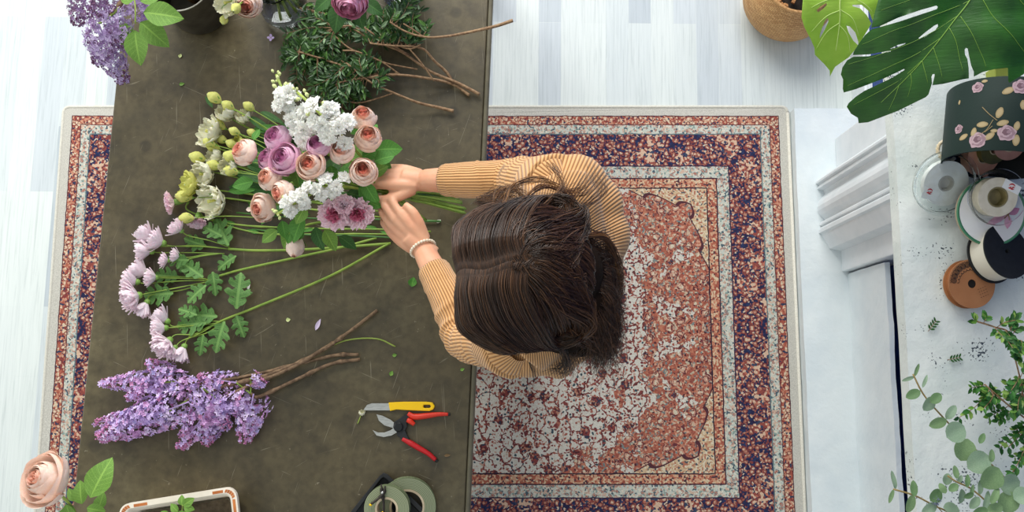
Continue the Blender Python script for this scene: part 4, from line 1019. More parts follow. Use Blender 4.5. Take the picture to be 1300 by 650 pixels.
wisp([(700, 425, 1.46), (718, 450, 1.40), (716, 468, 1.35), (702, 474, 1.32)], 60, 9, curl=5, cols=(0, 1, 2))
wisp([(605, 395, 1.40), (622, 420, 1.34), (628, 440, 1.31), (640, 445, 1.30), (632, 436, 1.30)], 26, 8, curl=7, cols=(0, 1, 2))
wisp([(665, 440, 1.40), (674, 462, 1.35), (682, 486, 1.30)], 9, 2.5, cols=(0, 1))
wis.build('loose_curls', M_h, hm)
# ================================================================ LILACS
def panicle(mb, A, B, r0, dens, rnd, mats_n=5, fsz=.0062, tip_bud=True, zmin=None, cols=(0, 1, 2, 3, 4)):
    """conical lilac truss from base A to tip B, surface covered with four-petalled florets"""
    A = V(A); B = V(B); ax = (B-A); L_ = ax.length; ax.normalize(); a = ax.orthogonal().normalized(); b = ax.cross(a)
    r0 *= 1.6; n = int(dens*L_*(r0)*46000)
    for i in range(n):
        f = rnd.random()**.85; w = rnd.random()*2*PI
        rr = r0*(math.sin(PI*(.16+.80*(1-f)**.8*.62)))*(1-f*.55)*(.78+.3*noise.noise(V((f*9, math.cos(w)*2+A.x*30, math.sin(w)*2))))
        rr *= rnd.uniform(.82, 1.12)
        nrm = a*math.cos(w)+b*math.sin(w); q = A+ax*(f*L_)+nrm*rr
        if zmin and q.z < zmin+.002: q.z = zmin+.002+rnd.random()*.004
        d = (nrm*1+ax*.35+V((rnd.gauss(0, .25), rnd.gauss(0, .25), rnd.gauss(0, .25)))).normalized()
        M = aim(q, d, 1, rnd.random()*6)
        if f > .72 and tip_bud and rnd.random() < (f-.6)*2.2:
            mb.ball(q, (.0022, .0022, .003), 3, cols[3])
        else:
            g = noise.noise(q*38); mi = cols[0] if g > .08 else cols[2] if g < -.14 else cols[1]
            if rnd.random() < .22: mi = cols[rnd.randrange(5)]
            floret5(mb, M, fsz*rnd.uniform(.8, 1.15), rnd, mi, 4, .40)
    mb.tube([A, A.lerp(B, .95)], [.002, .001], 5, 0)
rl = random.Random(77)
GLT = 'cut lilac branches on the table'
def lilac(label, tr, st, parts, base_r=.0042, group=GLT, mats=M_lil, m=M_bark2, dens=1.0, fsz=.0062, zmin=TZ):
    t = thing('lilac_branch', label, 'lilac', st[-1], group)
    stem(t, st, base_r, m, 4)
    for (A, B, r) in tr:
        mb = MB(); panicle(mb, A, B, r, dens, rl, fsz=fsz, zmin=zmin); mb.build('blossom_truss', mats, t, smooth=False)
        if (A-st[0]).length > .02: stem(t, [A, A.lerp(st[0], .5)-V((0, 0, .004)), st[0]], .002, M_stem, name='side_stem')
    for (p, d, s) in parts: leaf(t, 'rl1', p, d, s)
q = lambda x, y, h=.03: ln(x, y, h)
lilac('lilac branch with its upper left pointed truss of pinkish buds', [(q(215, 482), q(128, 487, .02), .024), (q(232, 490, .035), q(186, 458, .035), .026), (q(205, 486, .035), q(160, 505, .03), .022), (q(222, 500, .03), q(258, 478, .03), .02)], [q(225, 484), q(262, 486), q(330, 474, .02), q(420, 452, .014), q(455, 450, .01)], [])
lilac('lilac branch with the largest truss, pointing to the lower left', [(q(240, 510, .04), q(124, 556, .025), .040), (q(215, 522, .035), q(120, 537, .02), .022)], [q(238, 508), q(280, 492), q(345, 474, .03), q(400, 450, .02), q(438, 425, .02), q(479, 394, .012)], [])
lilac('lilac branch with a drooping middle truss below the others', [(q(275, 505, .035), q(228, 570, .02), .034), (q(285, 508, .035), q(260, 566, .02), .026), (q(255, 492, .04), q(290, 545, .03), .03)], [q(278, 508), q(320, 488), q(372, 466, .03), q(415, 440, .02), q(430, 432, .012)], [])
lilac('lilac branch nearest the woody stem ends with a small reddish bud truss', [(q(322, 500, .035), q(310, 562, .02), .036), (q(300, 486, .035), q(250, 478, .03), .020), (q(318, 480, .035), q(338, 488, .03), .018), (q(318, 505, .035), q(272, 520, .04), .026)], [q(318, 500), q(330, 503, .02), q(380, 480, .02), q(420, 462, .014), q(457, 456, .01)], [])
t = thing('cut_twig', 'thin curved green twig end beside the lilac stems', 'twig', ln(502, 440, .006)); stem(t, [ln(405, 446, .012), ln(440, 432, .012), ln(478, 430, .01), ln(502, 440, .006)], .0018, M_stem_l)
# lilac in the bucket, over the far left corner of the table
GB = 'old lilac branches hanging over the table corner'
Z1 = 1.10
def q2(x, y, z): return W(x, y, z)
lilac('faded lilac branch hanging lowest over the left table edge', [(q2(125, 30, 1.14), q2(157, 106, 1.05), .034), (q2(140, 20, 1.15), q2(124, 82, 1.06), .034), (q2(150, 10, 1.16), q2(150, 60, 1.12), .03)], [q2(140, 20, 1.13), q2(180, -20, 1.12), q2(235, -20, 1.0), q2(245, -5, .86)], [], group=GB, fsz=.0054, mats=[M_lil_old[4], M_lil[1], M_lil_old[1], M_lil_old[2], M_lil[0]], zmin=None, dens=1.25)
lilac('faded plum lilac branch at the top left corner', [(q2(112, -12, 1.13), q2(96, 32, 1.08), .028), (q2(150, -15, 1.15), q2(118, 20, 1.12), .03)], [q2(140, -18, 1.13), q2(190, -40, 1.1), q2(240, -25, .95), q2(247, -8, .86)], [], group=GB, fsz=.0054, mats=[M_lil_old[1], M_lil_old[3], M_lil_old[0], M_lil_old[2], M_lil_old[4]], zmin=None, dens=1.25)
lilac('lilac branch with broad bright green leaves over the bucket', [(q2(165, -6, 1.13), q2(196, 32, 1.08), .026)], [q2(168, -10, 1.14), q2(173, -25, 1.14), q2(215, -45, 1.1), q2(250, -8, .9)], [], group=GB, mats=[M_lil[0], M_lil[1], M_lil_old[1], M_lil_old[0], M_lil_old[4]], zmin=None, dens=1.25)
bl = thing('leafy_sprig', 'bright green heart-shaped leaves hanging over the lilac', 'leaves', q2(250, -8, .9))
stem(bl, [q2(172, 30, 1.17), q2(172, 10, 1.18), q2(173, -25, 1.18), q2(220, -30, 1.1), q2(250, -8, .9)], .0016, M_stem_l)
for (x, y, z, dx, dy, s, zz) in ((182, 16, 1.17, 1, -.02, 50, .0), (178, 28, 1.15, .9, -.75, 46, -.1), (171, 38, 1.18, .05, -1, 46, -.1), (166, 28, 1.14, -.6, -1, 34, -.1), (172, -2, 1.17, -.9, .1, 26, 0), (178, 2, 1.16, .6, .3, 26, 0)):
    inst(ME['rll1'], 'leaf', bl, frame(q2(x, y, z), (dx, dy, -.15+zz)) @ Matrix.Diagonal((S(s, z), S(s, z)*1.05, S(s, z), 1)))
# ================================================================ BUCKET AND VASES
M_zinc = mat('dark_zinc', '5d574b', .42, '474238', 25, metal=.55, bump=.2, bscale=60); M_rim = mat('bright_rim', 'c9c6ba', .3, 'b3afa2', 30, metal=.6)
bk = thing('flower_bucket', 'dark grey metal bucket with a pale rim at the far table end', 'bucket', W(255, 8, TZ))
c = W(255, 8, TZ)
prof = [(0, .0), (.073, .0), (.077, .004), (.084, .165), (.0825, .165), (.075, .008), (0, .006)]
MB().lathe(prof, 48, 0, Matrix.Translation(c+V((0, .0, .0)))).build('body', M_zinc, bk, auto=35)
MB().lathe([(.0830+.0018*math.cos(a), .165+.0018*math.sin(a)) for a in [2*PI*k/10 for k in range(10)]], 48, 0, Matrix.Translation(c), close=True).build('rim', M_rim, bk)
for k, (dx, dy, col) in enumerate(((.01, -.03, 'a'), (.02, -.02, 'b'), (.035, -.025, 'c'), (-.03, .0, 'd'))):
    t = thing('woody_stem', 'brown woody stem standing inside the grey bucket', 'stem', c+V((dx*.6, dy*.6+.02, .01)), 'woody stems inside the bucket')
    stem(t, [c+V((dx*.6, dy*.6+.02, .01)), c+V((dx, dy, .12)), c+V((dx*1.2-.01, dy*1.2+.03, .23))], .005, M_bark)
M_glass = mat('clear_glass', 'ffffff', .02, trans=1, ior=1.45); M_water = mat('water', 'f2faf7', .02, trans=1, ior=1.33)
def vase(label, px, py, r, h, stems, rot=0):
    c = W(px, py, TZ); v = thing('glass_vase', label, 'vase', c)
    prof = [(0, .0), (r*.7, .0), (r*.92, .006), (r, .03), (r*.97, h*.5), (r*.80, h*.78), (r*.78, h*.9), (r*.86, h), (r*.83, h), (r*.75, h*.9), (r*.77, h*.78), (r*.94, h*.5), (r*.97, .032), (r*.88, .010), (0, .008)]
    MB().lathe(prof, 48, 0, Matrix.Translation(c)).build('glass_body', M_glass, v)
    MB().lathe([(0, .007), (r*.89, .009), (r*.985, .032), (r*.955, h*.45), (0, h*.45)], 40, 0, Matrix.Translation(c)).build('water', M_water, v)
    return c, v
c1, v1 = vase('round clear glass vase of cream lisianthus beside the grey bucket', 364, 13, .060, .16, 0)
for k in range(5):
    t = thing('lisianthus', 'green lisianthus stem leaning inside the clear glass vase', 'lisianthus', c1+V((.02, -.03, .012)), 'stems inside the left glass vase')
    a = -.9+.3*k; stem(t, [c1+V((.03*math.cos(a*2), .035*math.sin(a), .014)), c1+V((-.01+.008*k, .0+.004*k, .1)), c1+V((-.05+.012*k, .02, .2)), c1+V((-.12, .04+.01*k, .27))], .0032, M_stem_l)
def hang(label, px, py, z, key, dpx, d, grp, base, sepk=True, cat='lisianthus', name='lisianthus', sm=M_stem):
    t = thing(name, label, cat, base, grp); p = W(px, py, z); b = bloom(t, key, p, d, S(dpx, z), sepk)
    stem(t, [b, b-V(d).normalized()*.03, b.lerp(base, .5)+V((0, .02, .04)), base], .0025, sm); return t
base = c1+V((-.03, .02, .17))
GV = 'cream flowers leaning out of the glass vase'
hang('white lisianthus petals leaning out of the vase towards the bucket', 288, 3, 1.08, 'eust0', 34, (-.4, -.5, .8), GV, base)
hang('peach-centred cream lisianthus beside the lemon buds at the top edge', 316, 4, 1.06, 'blush1', 36, (0, -.6, .8), GV, base)
hang('lemon yellow bud hanging lowest from the glass vase flowers', 285, 23, 1.05, 'ybud', 14, (-.1, -1, .2), GV, base)
hang('fat lemon yellow bud between the white and the peach-centred bloom', 301, 9, 1.10, 'ybud', 17, (-.2, -.7, .5), GV, base)
hang('small white half-open lisianthus at the left end of the vase flowers', 279, 7, 1.04, 'eust2', 18, (-.9, -.4, .5), GV, base)
c2, v2 = vase('clear glass vase holding dark leaves at the top edge', 512, -8, .055, .15, 0)
dl = thing('ruscus', 'dark green leafy stem standing in the right glass vase', 'leaves', c2+V((0, 0, .012)))
stem(dl, [c2+V((0, 0, .012)), c2+V((.005, 0, .12)), c2+V((.01, .02, .22))], .003, M_stem_d)
for (dx, dy, s) in ((1, .3, .08), (.5, -.5, .075), (-.6, .2, .07), (-.2, -.8, .07), (.9, -.2, .06)): leaf(dl, 'rld1', c2+V((.008, .008, .18)), (dx, dy, -.1), s)
hr = hang('bright pink rose hanging over the dark foliage at the top edge', 445, 0, 1.02, 'hot', 42, (-.05, -.9, .55), None, W(470, -45, .9), cat='rose', name='rose', sm=M_stem_d)
for (x, y, z, dx, dy, s) in ((432, 4, 1.0, -.25, -1, 40), (452, 8, .98, .3, -1, 30), (462, 2, .99, .9, -.5, 30), (420, -4, 1.0, -.9, -.6, 30)): leaf(hr, 'rld1', W(x, y, z), (dx, dy, -.2), S(s, z))
# ================================================================ FOLIAGE BUNDLE
rf = random.Random(31)
GF = 'cut evergreen branches piled at the far end of the table'
M_twig = mat('foliage_twig', 'a08260', .7, '77593f', 120, bump=.6)
def small_leaf(mb, p, d, up, L_, wd, mi):
    M = frame(p, d, up)
    vs = [(0, 0, 0), (.35, .5*wd, .05), (.7, .42*wd, .03), (1, 0, -.06), (.7, -.42*wd, .03), (.35, -.5*wd, .05), (.35, 0, 0), (.7, 0, 0)]
    mb.add([M @ V((x*L_, y*L_, z*L_)) for x, y, z in vs], [(0, 1, 6), (1, 2, 7, 6), (2, 3, 7), (3, 4, 7), (4, 5, 6, 7), (5, 0, 6)], mi)
M_ev = [mat('evergreen_leaf_dark', '22421a', .4, transl=.1), mat('evergreen_leaf', '33581f', .4, transl=.1), mat('evergreen_leaf_light', '557f35', .4, transl=.15), mat('evergreen_leaf_grey', '7f9c72', .45, transl=.1)]
def foliage(label, main, region, nleaf, tw=()):
    """region = list of side-shoot ends (px,py); leaves grow along every shoot"""
    pts = [ln(x, y, h+.035*max(0, 1-k/4.)) for k, (x, y, h) in enumerate(main)]; t = thing('evergreen_branch', label, 'branch', pts[-1], GF)
    P = spline(pts, 8); m = len(P); mb = MB(); mb.tube(P, [.0018+.0026*(i/(m-1)) for i in range(m)], 7); mb.build('stem', M_twig, t)
    for pp in tw:
        Q = [ln(x, y, h+.03*max(0, 1-k/3.)) for k, (x, y, h) in enumerate(pp)]; MB().tube(spline(Q, 6), .002, 6).build('side_twig', M_twig, t)
    lf = MB(); st = MB()
    for (x, y, h) in region:
        e = ln(x, y, h); a = min(P, key=lambda v: (v-e).length+.15*abs(v.x-e.x)*0); a = P[max(0, P.index(a)-2)] if rf.random() < .5 else a
        mid = a.lerp(e, .5)+V((rf.gauss(0, .008), rf.gauss(0, .008), rf.uniform(0, .012))); Q = spline([a, mid, e], 8); st.tube(Q, .0009, 4, 0, cap=False)
        for k in range(nleaf):
            f = .18+.82*(k+1)/nleaf; p = Q[min(len(Q)-1, int(f*(len(Q)-1)))]
            for sgn in (-1, 1):
                w = rf.uniform(.5, 1.1)*sgn; d0 = (e-a).normalized(); d = V((d0.x*math.cos(w)-d0.y*math.sin(w), d0.x*math.sin(w)+d0.y*math.cos(w), rf.uniform(-.2, .5)))
                small_leaf(lf, p, d, (rf.gauss(0, .35), rf.gauss(0, .35), 1), rf.uniform(.016, .030), rf.uniform(.2, .31), rf.choice((0, 0, 0, 1, 1, 1, 2)) if rf.random() < .93 else 3)
    st.build('shoots', M_twig, t); lf.build('foliage', M_ev, t, smooth=False)
def reg(cx, cy, rx, ry, n, h0=.01, h1=.07):
    out = []
    for _ in range(n):
        a = rf.random()*2*PI; r = math.sqrt(rf.random()); out.append((cx+rx*r*math.cos(a), cy+ry*r*math.sin(a), rf.uniform(h0, h1)))
    return out
foliage('longest evergreen branch, its dark stem end pointing right near the table edge', [(425, 35, .05), (445, 36, .05), (475, 52, .05), (510, 66, .04), (545, 90, .03), (580, 105, .02), (609, 120, .01)], reg(405, 55, 44, 45, 34), 8, [[(433, 33, .06), (448, 34, .06), (470, 47, .05), (482, 58, .05)], [(460, 33, .06), (480, 47, .06), (503, 60, .05), (520, 70, .04)], [(520, 62, .04), (535, 80, .04), (551, 103, .03)]])
foliage('evergreen branch lying just under the longest one with a paler stem end', [(430, 105, .04), (455, 100, .04), (500, 95, .035), (540, 99, .03), (575, 107, .015), (596, 121, .01)], reg(445, 98, 52, 36, 40), 8, [[(424, 45, .05), (445, 62, .05), (480, 76, .045), (507, 94, .04)], [(435, 64, .05), (455, 66, .05), (490, 80, .04), (530, 88, .04)]])
foliage('evergreen branch with a knotted thin twig bending back at the right', [(470, 55, .05), (495, 58, .05), (534, 61, .045), (552, 78, .03), (567, 92, .02), (574, 104, .012)], reg(502, 30, 40, 30, 34), 8, [[(534, 57, .05), (520, 62, .05), (500, 56, .05)]])
foliage('evergreen branch whose bare stem reaches past the right table edge', [(495, 28, .08), (515, 40, .08), (540, 47, .08), (568, 46, .08), (600, 40, .085), (630, 33, .09), (651, 26, .10)], reg(520, 20, 26, 20, 14, .04, .09), 7, [[(512, 30, .08), (525, 38, .08), (538, 47, .08)]])
foliage('evergreen branch with the stem end nearest the bouquet rose', [(440, 80, .04), (470, 104, .04), (500, 118, .03), (530, 130, .02), (555, 136, .015), (576, 141, .012)], reg(425, 112, 36, 28, 26), 8, [[(435, 128, .02), (460, 130, .02), (498, 119, .03)]])
foliage('bushy evergreen branch at the left of the foliage pile', [(380, 66, .05), (410, 75, .05), (440, 85, .05), (480, 95, .04), (507, 94, .03)], reg(395, 78, 36, 42, 40), 8)
foliage('evergreen branch at the back of the pile beneath the pink rose', [(380, 10, .04), (420, 20, .04), (460, 40, .04), (500, 52, .04)], reg(450, 32, 60, 36, 40), 8)
# ================================================================ TOOLS
M_steel = mat('brushed_steel', 'c3c3bf', .28, 'a9a9a5', 60, metal=.85, stretch=(1, 12, 1)); M_yplas = mat('yellow_plastic', 'f4c400', .35); M_redp = mat('red_grip', 'e23a20', .4, 'd02c1c', 30); M_redd = mat('dark_red_grip', 'c01c22', .4); M_blk = mat('black_plastic', '17181a', .45, '202123', 60)
def pxpoly(pts, h, o): return [(ln(x, y, h).x-o.x, ln(x, y, h).y-o.y) for x, y in pts]
def slab(name, pts, h0, h1, m, par, holes=(), bevel=.0012):
    o = WL[par.name]; P = pxpoly(pts, h1, o); H = [pxpoly(hh, h1, o) for hh in holes]
    s = sheet(P, H, thick=h1-h0); s.v = [(x+o.x, y+o.y, z+TZ+h1) for x, y, z in s.v]
    return s.build(name, m, par, smooth=False, bevel=bevel)
kn = thing('kitchen_knife', 'small knife with a yellow plastic handle above the pruning shears', 'knife', ln(505, 516, 0))
slab('blade', [(461, 521), (466, 514), (472, 512), (495, 512), (495, 521)], .004, .0052, M_steel, kn, bevel=0)
ow = [(493, 511), (512, 510), (540, 510), (549, 511), (552, 516), (550, 520), (545, 522), (520, 521), (503, 520), (499, 521), (495, 522)]
slab('handle', ow, 0, .011, M_yplas, kn, [[(538, 514), (546, 514), (547, 516), (546, 518), (538, 518), (537, 516)]], .002)
ps = thing('pruning_shears', 'open pruning shears with red handles below the yellow knife', 'shears', ln(506, 543, 0))
slab('blade', [(478, 526), (486, 528), (496, 533), (502, 538), (504, 545), (498, 543), (488, 540), (481, 534)], .008, .0105, M_steel, ps, bevel=0)
slab('hook_blade', [(473, 546), (480, 549), (488, 549), (496, 546), (501, 542), (504, 549), (497, 553), (487, 555), (478, 553)], .004, .0075, M_steel, ps, bevel=.0006)
slab('upper_arm', [(500, 536), (506, 532), (513, 527), (518, 524), (520, 530), (516, 534), (517, 541), (514, 547), (504, 548), (499, 543)], .002, .013, M_blk, ps)
slab('lower_arm', [(503, 545), (514, 545), (517, 553), (521, 560), (515, 563), (509, 557), (504, 553)], .002, .012, M_blk, ps)
MB().lathe([(0, .0), (.0115, 0), (.0115, .004), (.009, .006), (0, .0065)], 24, 0, Matrix.Translation(ln(506, 542, .012))).build('pivot_bolt', mat('dark_bolt', '2b2c2d', .3, metal=.6), ps, auto=30)
def grip(pts, rs, m, nm):
    mb = MB(); mb.tube(spline([ln(x, y, h) for x, y, h in pts], 6), sum([[rs[i]+(rs[i+1]-rs[i])*k/6 for k in range(6)] for i in range(len(rs)-1)], [])+[rs[-1]], 12); mb.build(nm, m, ps)
grip([(518, 525, .011), (526, 529, .011), (540, 528, .011), (556, 526, .01), (569, 526, .009)], [.005, .0075, .0070, .0052, .004], M_redp, 'grip')
grip([(511, 557, .009), (522, 563, .009), (532, 569, .009), (544, 576, .009), (553, 584, .008)], [.005, .007, .0065, .0055, .0048], M_redd, 'grip')
grip([(517, 533, .014), (521, 535, .014), (526, 539, .013)], [.0055, .0062, .0048], M_redp, 'lock_catch')
grip([(569, 526, .009), (572, 526, .009)], [.0042, .003], M_blk, 'end_cap'); grip([(553, 584, .008), (556, 586, .008)], [.0046, .003], M_blk, 'end_cap')
# ================================================================ TAPE ROLLS IN A BLACK TRAY
tr = thing('black_tray', 'black plastic tray with two green tape rolls at the bottom of the table', 'tray', ln(500, 665, 0))
def ring_pts(P, h): return [ln(x, y, h) for x, y in P]
outer = [(441, 655), (482, 604), (487, 600), (492, 602), (540, 648), (560, 700), (470, 730), (420, 690)]
inn = [(447, 657), (483, 609), (487, 606), (490, 608), (534, 651), (552, 694), (472, 722), (428, 688)]
vs = ring_pts(outer, 0)+ring_pts(outer, .03)+ring_pts(inn, .03)+ring_pts(inn, .003); k = len(outer)
fs = [tuple(range(k))[::-1]]+[(j*k+i, j*k+(i+1) % k, (j+1)*k+(i+1) % k, (j+1)*k+i) for j in range(3) for i in range(k)]+[tuple(range(3*k, 4*k))]
MB().add(vs, fs).build('tray_body', M_blk, tr, smooth=False, bevel=.002)
M_tape = mat('green_floral_tape', '7d8668', .6, '5b6b4c', 4, bump=.3, bscale=60); M_core = mat('cardboard_core', 'c8b79a', .8, 'b3a184', 40)
def tape_mat():
    m, nt, p = nodes('green_tape_edge'); tc = N(nt, 'ShaderNodeTexCoord').outputs['Object']
    w_ = N(nt, 'ShaderNodeTexWave', wave_type='RINGS', rings_direction='Z', i_Scale=90., i_Distortion=1.5); L(nt, tc, w_.inputs['Vector'])
    L(nt, ramp(nt, w_.outputs[0], [(0, '5d6a4a'), (.5, '7f8a68'), (1, '98997c')]), p.inputs['Base Color']); p.inputs['Roughness'].default_value = .5; return m
M_tedge = tape_mat()
def roll(label, px, py, h, ro, ri, wd, tilt, grp):
    c = ln(px, py, h); t = thing('tape_roll', label, 'tape', c, grp)
    Mx = Matrix.Translation(c) @ Euler(tilt).to_matrix().to_4x4()
    def obj_(nm, prof, m):
        mb = MB(); mb.lathe(prof, 56, 0, None, close=True); me = mb.mesh(nm, m, True); me.set_sharp_from_angle(angle=.6)
        return inst(me, nm, t, Mx)
    obj_('tape', [(ri+.005, 0), (ro, 0), (ro, wd), (ri+.005, wd)], M_tedge); obj_('cardboard_core', [(ri, -.001), (ri+.005, -.001), (ri+.005, wd+.001), (ri, wd+.001)], M_core)
    return t
roll('wider green tape roll lying underneath in the black tray', 517, 641, .012, .067, .036, .024, (.08, .1, 0), None)
roll('smaller green tape roll on top, with pliers across its pale core', 493, 643, .05, .052, .022, .022, (.12, -.05, 0), None)
pl = thing('wire_cutters', 'tiny dark wire cutters with yellow handle tips on the tape roll', 'pliers', ln(484, 630, .078))
M_dk = mat('oxidised_steel', '4b443d', .4, '2f2b28', 90, metal=.6); hh = .079
for s_, (A, B, Cc, D) in enumerate((((484, 615), (485, 625), (487, 638), (487, 650)), ((489, 617), (487, 626), (479, 634), (471, 640)))):
    mb = MB(); mb.tube(spline([ln(x, y, hh+.003*s_) for x, y in (A, B, Cc)]+[ln(D[0], D[1], hh)], 5), [.002]*3+[.0042]*6+[.0028]*7, 8); mb.build('arm', M_dk, pl)
    MB().tube([ln(*D, hh), ln(D[0]-2+s_*1, D[1]+2, hh)], .0034, 8).build('handle_tip', M_yplas, pl)
MB().ball(ln(486, 626, hh+.004), (.005, .005, .003), 6).build('rivet', M_steel, pl)
# ================================================================ CRATE, ROSE, SPRIG
M_crate = mat('cream_plastic', 'efe6d6', .5, 'e2d7c4', 20, bump=.2); M_orange = mat('orange_slot', 'c9783c', .6, 'a85f2c', 30)
cr = thing('punnet', 'cream plastic punnet with orange corner slots at the bottom left', 'crate', W(225, 700, TZ))
ch = .085
def cq(x, y, h=ch): return W(x, y, TZ+h)
A_, B_ = cq(150, 641), cq(299, 617); ux = (B_-A_).normalized(); uy = V((ux.y, -ux.x, 0)); wd_ = (B_-A_).length; dp = .19
def rr_(ins, r, h, base=None):
    out = []
    for (cx, cy, a0) in ((wd_-ins-r, ins+r, -PI/2), (wd_-ins-r, dp-ins-r, 0), (ins+r, dp-ins-r, PI/2), (ins+r, ins+r, PI)):
        for k in range(6):
            w = a0+k*PI/10; out.append(A_+ux*(cx+r*math.cos(w))+uy*(cy+r*math.sin(w))+V((0, 0, h-ch)))
    return out
loops = [rr_(.022, .012, 0), rr_(.002, .022, ch-.012), rr_(0, .024, ch-.012), rr_(0, .024, ch), rr_(.003, .021, ch), rr_(.012, .016, ch), rr_(.016, .014, ch-.004), rr_(.03, .01, .004)]
k = len(loops[0]); mb = MB(); mb.add(sum(loops, []), [(j*k+i, j*k+(i+1) % k, (j+1)*k+(i+1) % k, (j+1)*k+i) for j in range(len(loops)-1) for i in range(k)]+[tuple(range(k))[::-1], tuple(range((len(loops)-1)*k, len(loops)*k))])
mb.build('punnet_body', M_crate, cr, auto=40)
r1, r2 = rr_(.0042, .0195, ch+.0006), rr_(.0105, .0165, ch+.0006)
for grp_ in ([0, 1, 2, 3, 4, 5], [18, 19, 20, 21, 22, 23]):
    for i in grp_[:-1]:
        a, b, c_, d_ = r1[i], r1[i+1], r2[i+1], r2[i]; q4 = [a.lerp(b, .08), a.lerp(b, .92), d_.lerp(c_, .92), d_.lerp(c_, .08)]
        if (b-a).length > .001: MB().add(q4+[p-V((0, 0, .0004)) for p in q4], [(0, 1, 2, 3), (7, 6, 5, 4), (0, 4, 5, 1), (1, 5, 6, 2), (2, 6, 7, 3), (3, 7, 4, 0)]).build('slot', M_orange, cr, smooth=False)
for (f0, f1, side) in ((.13, .245, 0), (.80, .89, 0), (.15, .34, 1)):
    if side == 0: q4 = [A_+ux*(f0*wd_)+uy*.0042, A_+ux*(f1*wd_)+uy*.0042, A_+ux*(f1*wd_)+uy*.0105, A_+ux*(f0*wd_)+uy*.0105]
    else: q4 = [A_+ux*(wd_-.0042)+uy*(f0*dp), A_+ux*(wd_-.0042)+uy*(f1*dp), A_+ux*(wd_-.0105)+uy*(f1*dp), A_+ux*(wd_-.0105)+uy*(f0*dp)]
    q4 = [p+V((0, 0, .0006)) for p in q4]; MB().add(q4+[p-V((0, 0, .0004)) for p in q4], [(0, 1, 2, 3), (7, 6, 5, 4), (0, 4, 5, 1), (1, 5, 6, 2), (2, 6, 7, 3), (3, 7, 4, 0)]).build('slot', M_orange, cr, smooth=False)
so_ = MB(); so_.add([p+V((0, 0, .045)) for p in rr_(.028, .012, 0)], [tuple(range(len(rr_(.028, .012, 0))))]); so_.build('soil_or_hollow_fill', mat('brown_hollow', '5e5140', .95, '463a2b', 80, bump=.8), cr)  # flat brown sheet added to stand for the dark hollow inside the punnet
sg = thing('leafy_sprig', 'small bright green leaf sprig poking out of the cream punnet', 'sprig', W(225, 668, TZ+.01))
stem(sg, [W(225, 668, TZ+.01), W(230, 655, TZ+.07), W(232, 641, TZ+.11)], .0015, M_stem_l)
for (x, y, dx, dy, s) in ((231, 642, -.1, 1, 13), (232, 642, .9, .6, 16), (233, 643, 1, -.3, 14), (226, 650, -.6, .6, 14), (224, 655, .5, .1, 15), (215, 655, -.6, .3, 12)): leaf(sg, 'rll2', W(x, y, TZ+.11), (dx, dy, .1), S(s, TZ+.11))
pr = thing('rose', 'large pale blush rose leaning out over the table edge at the bottom left', 'rose', W(105, 690, TZ+.02))
zr = 1.12
b = bloom(pr, 'open', W(62, 610, zr), (-.42, .28, .9), S(50, zr), True, sepsc=.8)
stem(pr, [b, W(78, 628, zr-.03), W(95, 650, zr-.08), W(105, 690, TZ+.02)], .003, M_stem_l)
for (x, y, z, dx, dy, s) in ((115, 632, 1.1, .35, 1, 52), (104, 640, 1.08, -.3, 1, 30), (96, 636, 1.06, -.7, .8, 20), (110, 645, 1.1, .9, -.2, 22), (92, 642, 1.07, -.4, -1, 34), (112, 652, 1.1, .3, -.2, 30), (84, 640, 1.08, .3, -1, 26), (125, 648, 1.06, .1, .9, 22)): leaf(pr, 'rll%d' % (int(x) % 3), W(x, y, z), (dx, dy, -.1), S(s, z))
# ================================================================ SCRAPS ON THE TABLE
M_pet = mat('fallen_petal', 'd9c7e2', .6)
def scrap(name, label, cat, x, y, s, rot, m, h=.001, wdt=.5, z0=TZ):
    mb = leaf_mb(1, wdt, .35, .1, nu=4, nv=6); c_ = W(x, y, z0+h)
    mb.v = [tuple(c_+V((math.cos(rot)*(p[0]-.5)-math.sin(rot)*p[1], math.sin(rot)*(p[0]-.5)+math.cos(rot)*p[1], p[2]*.5+.12))*1.0) if False else tuple(c_+V((math.cos(rot)*(p[0]-.5)-math.sin(rot)*p[1], math.sin(rot)*(p[0]-.5)+math.cos(rot)*p[1], (p[2]+.1)*.5))*1) for p in [(a*S(s, z0), b_*S(s, z0), c__*S(s, z0)) for a, b_, c__ in [(q_[0], q_[1], q_[2]) for q_ in mb.v]]]
    # positions are relative to the scaled leaf centre
    sc_ = S(s, z0); mb2 = leaf_mb(1, wdt, .35, .1, nu=4, nv=6); ca, sa = math.cos(rot), math.sin(rot)
    mb2.v = [tuple(c_+V((ca*(p[0]-.5)-sa*p[1], sa*(p[0]-.5)+ca*p[1], p[2]+.1))*1) if False else tuple(c_+sc_*V((ca*(p[0]-.5)-sa*p[1], sa*(p[0]-.5)+ca*p[1], p[2]+.1))) for p in mb2.v]
    o = mb2.build(name, m, loc=c_); return tag(o, label, cat)
scrap('leaf_scrap', 'crumpled green leaf scrap right of the lower hand stems', 'leaf', 524, 358, 13, 1.4, M_leaf, wdt=.9)
scrap('petal', 'fallen pale lilac petal between the stems and the lilac', 'petal', 404, 412, 16, 1.2, M_pet, wdt=.35)
scrap('petal', 'fallen white petal under the long chrysanthemum stem', 'petal', 316, 362, 14, 1.5, M_white, wdt=.3)
scrap('leaf_scrap', 'tiny yellow-green scrap at the lower edge below the lilac stems', 'leaf', 497, 474, 7, 1.2, M_leaf_l, wdt=.8)
scrap('leaf_scrap', 'tiny green scrap right of the cut lilac stems', 'leaf', 501, 451, 6, .2, M_leaf_l, wdt=.8)
scrap('leaf_scrap', 'tiny green scrap near the table edge under the elbow', 'leaf', 587, 469, 6, .4, M_leaf_l, wdt=.7)
